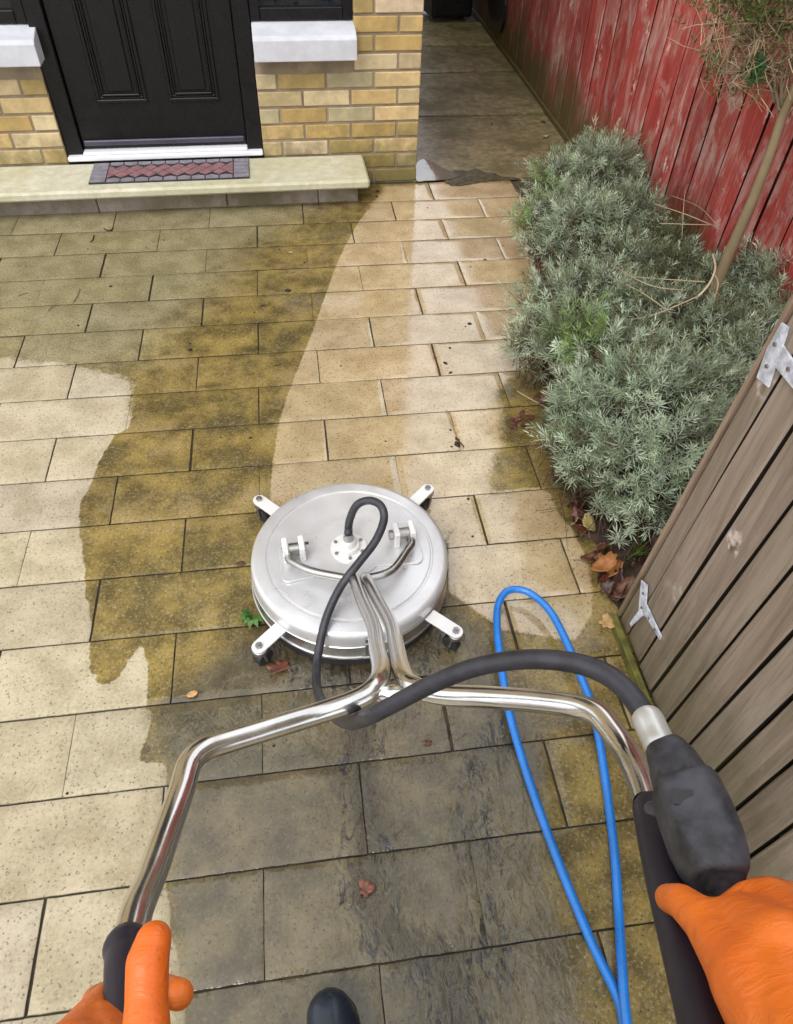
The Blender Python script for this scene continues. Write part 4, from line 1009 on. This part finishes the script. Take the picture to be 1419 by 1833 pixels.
def shrub(name, label, lobes, dens=1.0, root=None, group=None, lime_at=None, dry=0.0):
    """lobes: (px, py, z, r, mix) -> ellipsoid clumps of sprigs"""
    Lc = [(onz(x, y, z), r, k) for x, y, z, r, k in lobes]
    base = Vector((sum(c.x for c, r, k in Lc) / len(Lc), sum(c.y for c, r, k in Lc) / len(Lc), 0)) if root is None else Vector(root)
    th = empty(name, base, 0, label, 'shrub', group)
    b = np.array(base); Ps, Ds, Cs = [], [], []; SA, SB = [], []
    cen = np.array([[*c] for c, r, k in Lc]); rad = np.array([r for c, r, k in Lc])
    for i, (c, r, k) in enumerate(Lc):
        n = int(dens * 980 * r * r * 4 * 3.14 * .75)
        d = norm(npr.normal(size=(n, 3))); d[:, 2] = np.where(d[:, 2] < -.35, -d[:, 2], d[:, 2])
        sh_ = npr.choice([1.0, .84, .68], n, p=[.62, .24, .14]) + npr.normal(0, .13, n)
        bump_ = 1 + .22 * np.sin(d[:, 0] * 9 + i) * np.sin(d[:, 1] * 8 + 2 * i) * np.cos(d[:, 2] * 7)
        p = np.array(c) + d * (r * sh_ * bump_)[:, None] * np.array([1, 1, .85])
        inside = np.zeros(n, bool)
        for j in range(len(Lc)):
            if j != i: inside |= np.linalg.norm((p - cen[j]) / np.array([1, 1, .85]), axis=1) < rad[j] * .80
        ok = (~inside) & (p[:, 2] > .035) & (p[:, 0] < 1.755)
        p, d, depth_ = p[ok], d[ok], sh_[ok][:, None]; n = len(p)
        dd = norm(d * .9 + np.array([-.12, -.18, .5]) + npr.normal(0, .26, (n, 3)))
        q = npr.uniform(0, 1, (n, 1)) ** 1.2; colr = SAGE * (1 - q) + PALE * q
        cl = np.sin(p[:, :1] * 21 + i) * np.sin(p[:, 1:2] * 17 + 2) + npr.normal(0, .4, (n, 1))
        colr = np.where(cl > .75, colr * .5 + OLIVE * .5, colr)
        if k > 0: colr = np.where(npr.uniform(0, 1, (n, 1)) < k, OLIVE * npr.uniform(.8, 1.6, (n, 1)), colr)
        if lime_at is not None:
            for la_, lr in lime_at:
                m_ = np.linalg.norm(p - np.array(la_), axis=1, keepdims=True) < lr * npr.uniform(.5, 1.3, (n, 1)); colr = np.where(m_, LIME * .65 + colr * .35, colr)
        clump = 1 + .28 * np.sin(p[:, :1] * 31 + 1) * np.sin(p[:, 1:2] * 27) * np.sin(p[:, 2:] * 23 + i); br = npr.uniform(0, 1, (n, 1)) < .05
        colr = np.where(br, np.array([.20, .155, .09]), colr) * npr.uniform(.72, 1.2, (n, 1)) * clump
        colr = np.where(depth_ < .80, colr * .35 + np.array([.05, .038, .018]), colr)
        if n == 0: continue
        Ps.append(p); Ds.append(dd); Cs.append(colr)
        # shoots behind the tips
        ns = max(4, int(n * .5)) if n else 0; ii = npr.integers(0, n, ns)
        e = p[ii] - dd[ii] * .05; s0 = e * .45 + (np.array([c.x, c.y, .04]) * .55) + npr.normal(0, .03, (ns, 3)); s0[:, 2] = np.maximum(s0[:, 2], .02)
        SA.append(s0); SB.append(e)
    P, D, C = np.concatenate(Ps), np.concatenate(Ds), np.concatenate(Cs)
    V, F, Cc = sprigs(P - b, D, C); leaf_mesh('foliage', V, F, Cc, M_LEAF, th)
    SA, SB = np.concatenate(SA) - b, np.concatenate(SB) - b
    wc = np.array([.075, .048, .032]) * npr.uniform(.6, 2.0, (len(SA), 1))
    L = [sticks(SA, SB, .0016, wc)]
    # woody stems from the root
    rt_ = []
    for i, (c, r, k) in enumerate(Lc):
        for j in range(5): rt_.append((np.array([c.x * .7 + base.x * .3, c.y * .7 + base.y * .3, .0]) + npr.normal(0, .03, 3) * [1, 1, 0] - b, np.array(c) + npr.normal(0, .05, 3) - b))
    L.append(sticks([a for a, _ in rt_], [q for _, q in rt_], .004, np.tile([[.07, .045, .03]], (len(rt_), 1))))
    V, F, Cc = cat(L); leaf_mesh('stems', V, F, Cc, M_TWIG, th)
    return th
shrub('lavender_shrub', 'rounded grey green lavender beside the alley, the farthest one in the bed',
      [(1000, 330, .22, .155, 0), (1075, 305, .28, .18, 0), (1135, 315, .22, .15, 0), (965, 395, .17, .13, 0), (1045, 400, .28, .17, 0), (1120, 385, .27, .15, .1), (1000, 450, .20, .14, .1), (1090, 455, .24, .14, .2), (1165, 300, .2, .12, .1)], 1.0,
      group='lavender shrubs in the bed', lime_at=[(onz(960, 330, .25), .10), (onz(930, 390, .2), .07)])
shrub('lavender_shrub', 'broad sprawling lavender with bright green tips and dry straw stems in its middle',
      [(985, 555, .24, .15, .1), (1060, 540, .28, .16, .15), (1035, 620, .30, .155, .1), (1130, 560, .26, .15, .35), (1120, 650, .33, .16, .15), (1210, 590, .30, .16, .4), (1215, 500, .22, .15, .6), (1240, 440, .18, .13, .75), (1290, 610, .33, .15, .3), (1180, 450, .20, .15, .7), (1300, 520, .26, .15, .5), (1130, 490, .22, .15, .4), (1275, 430, .2, .13, .5), (1345, 620, .32, .13, .3), (960, 620, .2, .12, .2)], 1.0,
      group='lavender shrubs in the bed', lime_at=[(onz(1030, 590, .38), .10), (onz(1060, 560, .4), .07)])
shrub('lavender_shrub', 'silvery lavender with spiky tips hanging over the dead leaves beside the wooden gate',
      [(1070, 720, .30, .14, .05), (1150, 720, .36, .16, 0), (1230, 700, .36, .15, .1), (1055, 790, .26, .12, .1), (1130, 800, .30, .145, 0), (1210, 790, .34, .145, 0), (1150, 865, .25, .11, 0), (1210, 860, .28, .10, 0), (1290, 720, .35, .12, .1), (1320, 650, .34, .12, .1), (1010, 760, .2, .10, .3), (1100, 880, .2, .09, .1), (1040, 840, .18, .09, .2), (1185, 920, .2, .09, 0)], 1.15,
      group='lavender shrubs in the bed', root=(1.12, -1.95, 0))
shrub('lavender_shrub', 'small loose lavender against the red fence at the foot of the slender tree',
      [(1365, 480, .36, .12, .1), (1410, 500, .38, .13, .1), (1400, 560, .34, .13, .15), (1350, 560, .28, .11, .3)], .9, group='lavender shrubs in the bed')
# three small tufts below the last shrub
for i, (x, y, z, lb) in enumerate([(1092, 912, .16, 'spiky lavender tuft over dark soil, the left one of the two upper tufts'), (1138, 915, .17, 'brownish lavender tuft just right of the spiky tuft over dark soil'), (1112, 962, .14, 'pale green lavender tuft standing lowest above the dead leaves'), (1145, 985, .07, 'small bright green weed sprouting between dead leaves and the gate')]):
    c = onz(x, y, z); th = empty('lavender_tuft', (c.x, c.y, 0), 0, lb, 'plant', 'tufts at the foot of the bed'); b = np.array([c.x, c.y, 0])
    nn = 5; P = np.array([[*c]]) + npr.normal(0, .012, (nn, 3)); D = norm(npr.normal(0, .5, (nn, 3)) + np.array([0, 0, 1.0]))
    cc = (PALE if i != 1 else np.array([.22, .19, .15])) if i < 3 else np.array([.12, .22, .04])
    V, F, Cc = sprigs(P - b, D, np.tile(cc, (nn, 1)) * .9, 22, .042, .004, .04); leaf_mesh('foliage', V, F, Cc, M_LEAF, th)
    V, F, Cc = sticks([[0, 0, 0]], [P[0] - b], .003, np.array([[.08, .05, .03]])); leaf_mesh('stem', V, F, Cc, M_TWIG, th)
# dry straw stems lying over the lavender
skirt = empty('bare_twigs', onz(960, 780, 0), 0, 'tangle of bare brown twigs low at the paving side of the lavender bed', 'plant'); kb = skirt.location.copy()
A_, B_, CC = [], [], []
for k in range(170):
    px_, py_ = rnd.choice([(985, 800, ), (970, 760), (1005, 850), (960, 640), (945, 590), (1010, 880), (990, 720)]); q = onz(px_ + rnd.gauss(20, 18), py_ + rnd.gauss(0, 25), rnd.uniform(.03, .16)); e = q + Vector((rnd.gauss(-.05, .035), rnd.gauss(-.02, .05), rnd.gauss(.01, .03)))
    e.z = max(e.z, .012); A_.append(tuple(q - kb)); B_.append(tuple(e - kb)); g = rnd.uniform(.5, 2.2); CC.append((.11 * g, .065 * g, .040 * g))
V, F, Cc = sticks(A_, B_, .0013, np.array(CC)); leaf_mesh('twigs', V, F, Cc, M_TWIG, skirt)
dry = empty('dry_stems', onz(1260, 500, 0), 0, 'pale dry straw stems arching across the middle of the lavender', 'plant'); db = dry.location.copy()
mb = MB()
for pts_, r_ in [([(1275, 455, .42), (1280, 480, .46), (1268, 510, .46), (1245, 535, .44)], .0035), ([(1278, 490, .46), (1285, 510, .45), (1275, 540, .42)], .0022), ([(1262, 505, .47), (1190, 500, .42), (1120, 495, .36)], .002), ([(1250, 530, .45), (1180, 560, .42), (1120, 575, .40)], .002),
                 ([(1090, 470, .38), (1160, 510, .42), (1230, 520, .42)], .0018), ([(1100, 500, .38), (1150, 525, .42), (1200, 560, .42)], .0018), ([(1170, 365, .36), (1230, 385, .38), (1290, 410, .36)], .002), ([(1200, 350, .30), (1250, 370, .36), (1280, 400, .40)], .0016), ([(1180, 400, .36), (1240, 402, .38), (1270, 403, .38)], .0018),
                 ([(880, 545, .14), (920, 560, .22), (960, 570, .26)], .0016), ([(870, 565, .12), (920, 590, .20), (975, 590, .28)], .0014), ([(1010, 660, .35), (960, 640, .22), (915, 640, .15)], .0014), ([(1220, 430, .36), (1225, 350, .5), (1232, 330, .55)], .0014), ([(1270, 380, .4), (1290, 340, .55), (1298, 345, .55)], .0012), ([(1000, 740, .14), (960, 720, .12), (925, 700, .10)], .0016), ([(1005, 800, .16), (965, 770, .1), (940, 765, .08)], .0014)]:
    mb = MB(); mb.tube([onz(*p) - db for p in pts_], r_, 6, smooth=6, c=(.55, .45, .32) if r_ > .003 else (.42, .33, .21)); mb.build('stem', M_TWIG, dry, smooth='all')

# slender tree in front of the fence
tree = empty('slender_tree', (1.60, -1.235, 0), 0, 'slender bare stemmed tree with thin twigs and sparse leaves before the red fence', 'tree'); tb_ = tree.location.copy()
TX = 1.60
tr_pts = [Vector((1.60, -1.235, -.02)), onx(1291, 488, TX), onx(1320, 420, TX), onx(1350, 350, TX), onx(1380, 270, TX), onx(1400, 210, TX), onx(1425, 150, TX - .01), onx(1450, 60, TX - .02), onx(1470, -80, TX - .03)]
mb = MB(); mb.tube([p - tb_ for p in tr_pts], [.021, .019, .017, .0155, .014, .013, .010, .008, .005], 14, smooth=6, c=(.26, .20, .115)); mb.build('trunk', M_TWIG, tree, smooth='all')
node = onx(1396, 205, TX)
mb = MB(); tips = []
mains = [[(1396, 200, 1.6), (1385, 150, 1.59), (1362, 80, 1.58), (1345, 20, 1.58), (1335, -50, 1.58)], [(1388, 185, 1.6), (1370, 130, 1.57), (1350, 95, 1.55), (1318, 68, 1.53)], [(1400, 190, 1.6), (1398, 120, 1.58), (1402, 50, 1.57), (1395, -30, 1.55)], [(1350, 95, 1.57), (1375, 60, 1.56), (1410, 40, 1.55)],
         [(1380, 150, 1.59), (1330, 138, 1.52), (1300, 128, 1.50), (1290, 120, 1.49)], [(1403, 180, 1.6), (1415, 120, 1.6), (1425, 60, 1.6)], [(1362, 80, 1.58), (1330, 50, 1.56), (1300, 20, 1.55), (1285, -10, 1.55)]]
for mp in mains:
    P_ = [onx(*q) - tb_ for q in mp]; mb.tube(P_, [.006 - .0042 * i / (len(P_) - 1) for i in range(len(P_))], 8, smooth=6, c=(.20, .15, .09)); Q, _ = spline(P_, [0] * len(P_), 8); tips += Q[6:]
A_, B_, CC = [], [], []
for k in range(900):
    q = tips[rnd.randrange(len(tips))]; d = Vector((rnd.gauss(0, .5), rnd.gauss(0, .9), rnd.gauss(.15, .8))).normalized(); L_ = rnd.uniform(.03, .12)
    e = q + d * L_
    if e.x + tb_.x > 1.74: continue
    A_.append(q); B_.append(e); g = rnd.uniform(.6, 1.4); CC.append((.40 * g, .30 * g, .18 * g)); tips.append(e) if rnd.random() < .6 else None
mb.build('branches', M_TWIG, tree, smooth='all')
V, F, Cc = sticks([tuple(a) for a in A_], [tuple(b) for b in B_], .0014, np.array(CC)); leaf_mesh('twigs', V, F, Cc, M_TWIG, tree)
# crown: small leaves, dense above the frame, thin below
P = []; D = []; C = []
for k in range(900):
    e = Vector(B_[rnd.randrange(len(B_))]) + Vector((rnd.gauss(0, .02), rnd.gauss(0, .02), rnd.gauss(0, .02)))
    zz = e.z
    if zz < 1.05 and rnd.random() < .93: continue
    P.append(tuple(e)); D.append((rnd.gauss(0, 1), rnd.gauss(0, 1), rnd.gauss(.4, 1))); g = rnd.uniform(.7, 1.4); C.append((.135 * g, .18 * g, .055 * g))
for k in range(520):
    s_ = onx(rnd.gauss(1350, 70), rnd.gauss(-45, 30), rnd.uniform(1.45, 1.66)) - tb_
    P.append(tuple(s_)); D.append((rnd.gauss(0, 1), rnd.gauss(0, 1), rnd.gauss(.4, 1))); g = rnd.uniform(.7, 1.4); C.append((.13 * g, .18 * g, .05 * g))
for cx_, cy_, n_ in ((1352, 130, 26), (1282, 125, 14), (1278, 105, 10), (1360, 118, 10)):
    for k in range(n_):
        s_ = onx(rnd.gauss(cx_, 9), rnd.gauss(cy_, 9), 1.52) - tb_; P.append(tuple(s_)); D.append((rnd.gauss(0, 1), rnd.gauss(0, 1), rnd.gauss(.4, 1))); g = rnd.uniform(.7, 1.3); C.append((.07 * g, .19 * g, .07 * g))
V, F, Cc = sprigs(np.array(P), np.array(D), np.array(C), 6, .026, .0065, .02); leaf_mesh('crown', V, F, Cc, M_LEAF, tree)

# ------------------------------------------------------------------ fallen leaves, weed, dirt
def leaf_obj(name, kind, size, c, parent=None):
    if kind == 'lobed':
        out = []
        rk = [rnd.uniform(.7, 1.15) for _ in range(6)]
        for k in range(40):
            a = 2 * math.pi * k / 40; r = size * rk[int(k / 8 + .5) % 5] * (.66 + .34 * abs(math.cos(a * 2.5)) ** 1.2 + rnd.uniform(-.07, .07)); out.append((r * math.cos(a), r * .72 * math.sin(a)))
    else:
        out = []
        for k in range(28):
            a = 2 * math.pi * k / 28; r = size * (1 - .06 * math.sin(a * 9) + rnd.uniform(-.06, .06)); out.append((r * math.cos(a), r * .55 * math.sin(a)))
    vs = [(0, 0, .004)]; fs = []
    ph = rnd.uniform(0, 6); cu = rnd.uniform(.9, 2.2)
    def zz(x, y): return .004 + cu * ((x * math.cos(ph) + y * math.sin(ph)) ** 2 * 8 + .10 * abs(x * math.sin(ph) - y * math.cos(ph))) + rnd.uniform(-.0012, .0012)
    n = len(out)
    for s_ in (.5, 1.0):
        for x, y in out: vs.append((x * s_, y * s_, zz(x * s_, y * s_)))
    fs = [(0, 1 + i, 1 + (i + 1) % n) for i in range(n)] + [(1 + i, 1 + n + i, 1 + n + (i + 1) % n, 1 + (i + 1) % n) for i in range(n)]
    mb = MB(); mb.add(vs, fs, c); mb.tube([(0, 0, .003), (-size * 1.0, size * .1, .004), (-size * 1.6, size * .25, .008)], .0009, 6, c=tuple(q * .6 for q in c))
    o = mb.build(name, M_DEAD, parent, smooth='all'); s2 = o.modifiers.new('thick', 'SOLIDIFY'); s2.thickness = .0006
    return o
RED, BRN, TAN, ORG, DRK = (.15, .040, .022), (.15, .062, .030), (.46, .32, .17), (.40, .17, .055), (.055, .020, .014)
specials = [((500, 1195, .006), 'lobed', .034, (.17, .055, .030), .6, 'red brown lobed leaf lying in water beside the near left castor'),
            ((345, 1243, .004), 'oval', .014, (.62, .36, .13), .2, 'small orange leaf on the wet paving left of the cleaner'),
            ((655, 1590, .006), 'lobed', .022, (.20, .065, .040), 1.0, 'small red leaf under water in the middle of the muddy stream'),
            ((520, 453, .004), 'oval', .009, (.60, .50, .25), 0, 'tiny pale yellow leaf on the dirty paving near the step'),
            ((765, 1330, .004), 'oval', .010, (.16, .055, .04), 0, 'small dark red scrap of leaf right of the handle joint'),
            ((430, 1010, .004), 'oval', .013, (.12, .060, .035), .2, 'brown leaf scrap in the paving joint left of the steel lid'),
            ((495, 653, .004), 'oval', .011, (.26, .16, .05), .2, 'curled tan leaf scrap on the dirty stone above the lid'),
            ((1080, 1015, .05), 'oval', .045, ORG, .5, 'large orange brown leaf at the edge of the bed beside the gate'),
            ((1052, 940, .04), 'oval', .036, (.48, .38, .15), 1.4, 'long yellowish leaf standing on edge in the soil'),
            ((1085, 1115, .02), 'lobed', .030, (.50, .30, .12), .3, 'tan leaf against the foot of the wooden gate'),
            ((975, 245, .012), 'oval', .020, (.45, .40, .28), .2, 'pale leaf lying on the alley concrete beside the fence')]
for (x, y, z), k, s_, c, rz, lb in specials:
    o = leaf_obj('fallen_leaf', k, s_, c); o.location = onz(x, y, z); o.rotation_euler = (rnd.uniform(-.2, .2), rnd.uniform(-.2, .2), rz); tag(o, lb, 'leaf')
protos = []
for k, s_, c in (('lobed', .032, RED), ('oval', .034, BRN), ('lobed', .026, DRK), ('oval', .030, ORG), ('lobed', .028, TAN), ('oval', .026, (.10, .04, .025))):
    protos.append(leaf_obj('fallen_leaf', k, s_, c))
first = set(); cnt = 0
wts = [0, 0, 1, 1, 2, 2, 2, 3, 4, 5, 5, 5]
for k in range(120):
    y = rnd.uniform(-2.40, -1.25) if k < 95 else rnd.uniform(-1.25, .3)
    if 60 < k < 95: y = rnd.uniform(-2.42, -1.9)
    x = edge_x(y) + abs(rnd.gauss(0.0, .075)) - .02
    if y < -2.25 and x > .93: continue
    pi_ = wts[rnd.randrange(len(wts))]; src = protos[pi_]
    if pi_ not in first: o = src; first.add(pi_)
    else: o = src.copy(); col.objects.link(o)
    o.location = (x, y, .006 + min(.035, max(0, (x - edge_x(y))) * .25) + rnd.uniform(0, .02)); o.rotation_euler = (rnd.gauss(0, .5), rnd.gauss(0, .5), rnd.uniform(0, 6.28)); q = rnd.uniform(.7, 1.25); o.scale = (q, q, q)
    kd = ('red brown lobed', 'brown oval', 'blackish red lobed', 'orange brown oval', 'pale tan lobed', 'dark brown oval')[pi_]
    wh = 'beside the foot of the wooden gate' if y < -2.15 else 'below the overhanging silvery lavender' if y < -1.8 else 'between the paving and the silvery lavender' if y < -1.4 else 'under the edge of the sprawling lavender' if y < -.7 else 'under the farthest lavender'
    tag(o, ('small ' if q < .88 else 'large ' if q > 1.08 else '') + kd + ' dead leaf ' + wh, 'leaf', 'dead leaves along the bed edge')
for i, p in enumerate(protos):
    if i not in first: bpy.data.objects.remove(p)
# red-brown clump on the paving edge beside the bed
for i, (x, y) in enumerate([(925, 752), (938, 760), (920, 765), (947, 748), (934, 742), (918, 757)]):
    o = leaf_obj('fallen_leaf', 'oval', .017, (.16, .045, .035)); o.location = onz(x, y, .006 + i * .004); o.rotation_euler = (rnd.gauss(0, .4), rnd.gauss(0, .4), i); tag(o, ('topmost', 'right hand', 'left hand', 'farthest right', 'upper', 'lower left')[i] + ' dark red leaf in the small clump at the edge of the bed', 'leaf', 'clump of dark red leaves')
# weed by the lid
wd = empty('green_weed', onz(452, 1105, 0), 0, 'small bright green weed sticking out from under the steel lid', 'plant')
for i in range(7):
    a = R(150 + i * 28); mb = MB(); d = Vector((math.cos(a), math.sin(a), 0)); n_ = Vector((-d.y, d.x, 0)); L_ = rnd.uniform(.03, .05)
    vs = [Vector((0, 0, .008)), d * L_ * .5 - n_ * .009 + Vector((0, 0, .02)), d * L_ + Vector((0, 0, .012)), d * L_ * .5 + n_ * .009 + Vector((0, 0, .022))]
    mb.add(vs, [(0, 1, 2, 3)]); mb.build('leaf_blade', M_GREEN, wd)
# mud clods
def clod(size, elong=1.0):
    mb = MB(); n, m_ = 12, 7; vs = []
    for i in range(m_ + 1):
        for j in range(n):
            t = math.pi / 2 * i / m_; a = 2 * math.pi * j / n; r = size * (math.cos(t)) * rnd.uniform(.72, 1.2)
            vs.append((r * math.cos(a) * elong, r * math.sin(a), size * .55 * math.sin(t) * rnd.uniform(.8, 1.15)))
    fs = [(i * n + j, i * n + (j + 1) % n, (i + 1) * n + (j + 1) % n, (i + 1) * n + j) for i in range(m_) for j in range(n)] + [tuple(m_ * n + j for j in range(n))]
    mb.add(vs, fs); return mb.build('mud_clod', M_CLOD, None, smooth='all')
cl = [clod(.008), clod(.006, 1.7), clod(.0045)]
spots = [(515, 521, 0, 1.6), (340, 627, 0, 1.1), (545, 470, 2, 1.3), (500, 447, 2, 1.2), (840, 580, 0, 1.1), (833, 585, 2, 1), (797, 650, 1, 1), (805, 623, 2, 1.2), (806, 667, 1, .8), (818, 796, 1, 1.5), (808, 800, 2, 1), (806, 770, 2, 1), (198, 513, 0, .9), (293, 430, 2, 1), (262, 444, 2, .9), (157, 446, 2, .9), (140, 583, 1, .7), (470, 548, 1, 1), (455, 560, 2, 1), (675, 343, 0, 1.2), (674, 352, 0, 1), (340, 615, 2, 1.2),
         (765, 372, 2, .8), (900, 440, 2, .9), (868, 465, 1, .9), (842, 478, 2, 1), (448, 784, 2, 1.2), (395, 783, 2, .8), (690, 790, 2, .8), (838, 893, 2, 1), (846, 960, 2, .8), (880, 222, 1, 1), (800, 222, 2, 1), (792, 217, 2, 1), (932, 232, 2, 1), (930, 222, 2, 1), (972, 218, 1, 1.6), (990, 275, 2, 1), (1003, 283, 2, 1), (836, 250, 2, 1), (610, 655, 2, .8), (430, 560, 2, .8), (120, 1420, 2, .7), (490, 1335, 2, .9)]
used_ = set()
for (x, y, k, s_) in spots:
    o = cl[k] if k not in used_ else cl[k].copy()
    if k in used_: col.objects.link(o)
    used_.add(k); z_ = .009 if y < 300 else 0.0
    o.location = onz(x, y, z_); o.rotation_euler = (0, 0, rnd.uniform(0, 6)); o.scale = (s_, s_, s_)
    zn = 'on the alley path' if y < 300 else 'below the end of the door step' if 660 < x < 680 and y < 360 else 'on the grey stones at the upper left' if x < 300 and y < 600 else 'on the dirty stones left of the clean sweep' if x < 560 and y < 850 else 'on the clean stones in the middle of the paving' if y < 700 else 'on the stones just above and beside the steel lid' if y < 1000 else 'on the stones near the bottom of the photo'
    tag(o, ('larger ' if s_ > 1.15 else '' if k == 2 else 'small ') + ('round', 'long', 'tiny')[k] + ' dark clod of mud ' + zn, 'mud clod', 'mud clods scattered over the ground')
# little twigs on the paving
for i, (pp, lb) in enumerate([([(186, 409), (192, 413), (200, 411), (202, 407)], 'curved dark twig on the paving just below the step'), ([(168, 421), (166, 429), (162, 433)], 'short dark twig upright in the photo on the second row of stones'), ([(86, 557), (92, 550), (99, 546)], 'short thin twig on the pale stones at the far left'), ([(32, 530), (42, 526), (50, 524)], 'thin pale twig lying flat near the left edge of the photo'), ([(143, 517), (138, 530), (130, 543)], 'long thin grey twig on the grey stones left of centre'), ([(822, 788), (815, 783), (828, 797), (830, 800)], 'forked dark twig in the joint above the far right castor')]):
    mb = MB(); P_ = [onz(x, y, .004) for x, y in pp]; mb.tube(P_, .0022 if i < 2 or i == 5 else .0014, 6, smooth=4, c=(.05, .035, .02) if i in (0, 1, 5) else (.16, .13, .09)); o = mb.build('twig', M_TWIG, None, smooth='all'); tag(o, lb, 'twig')
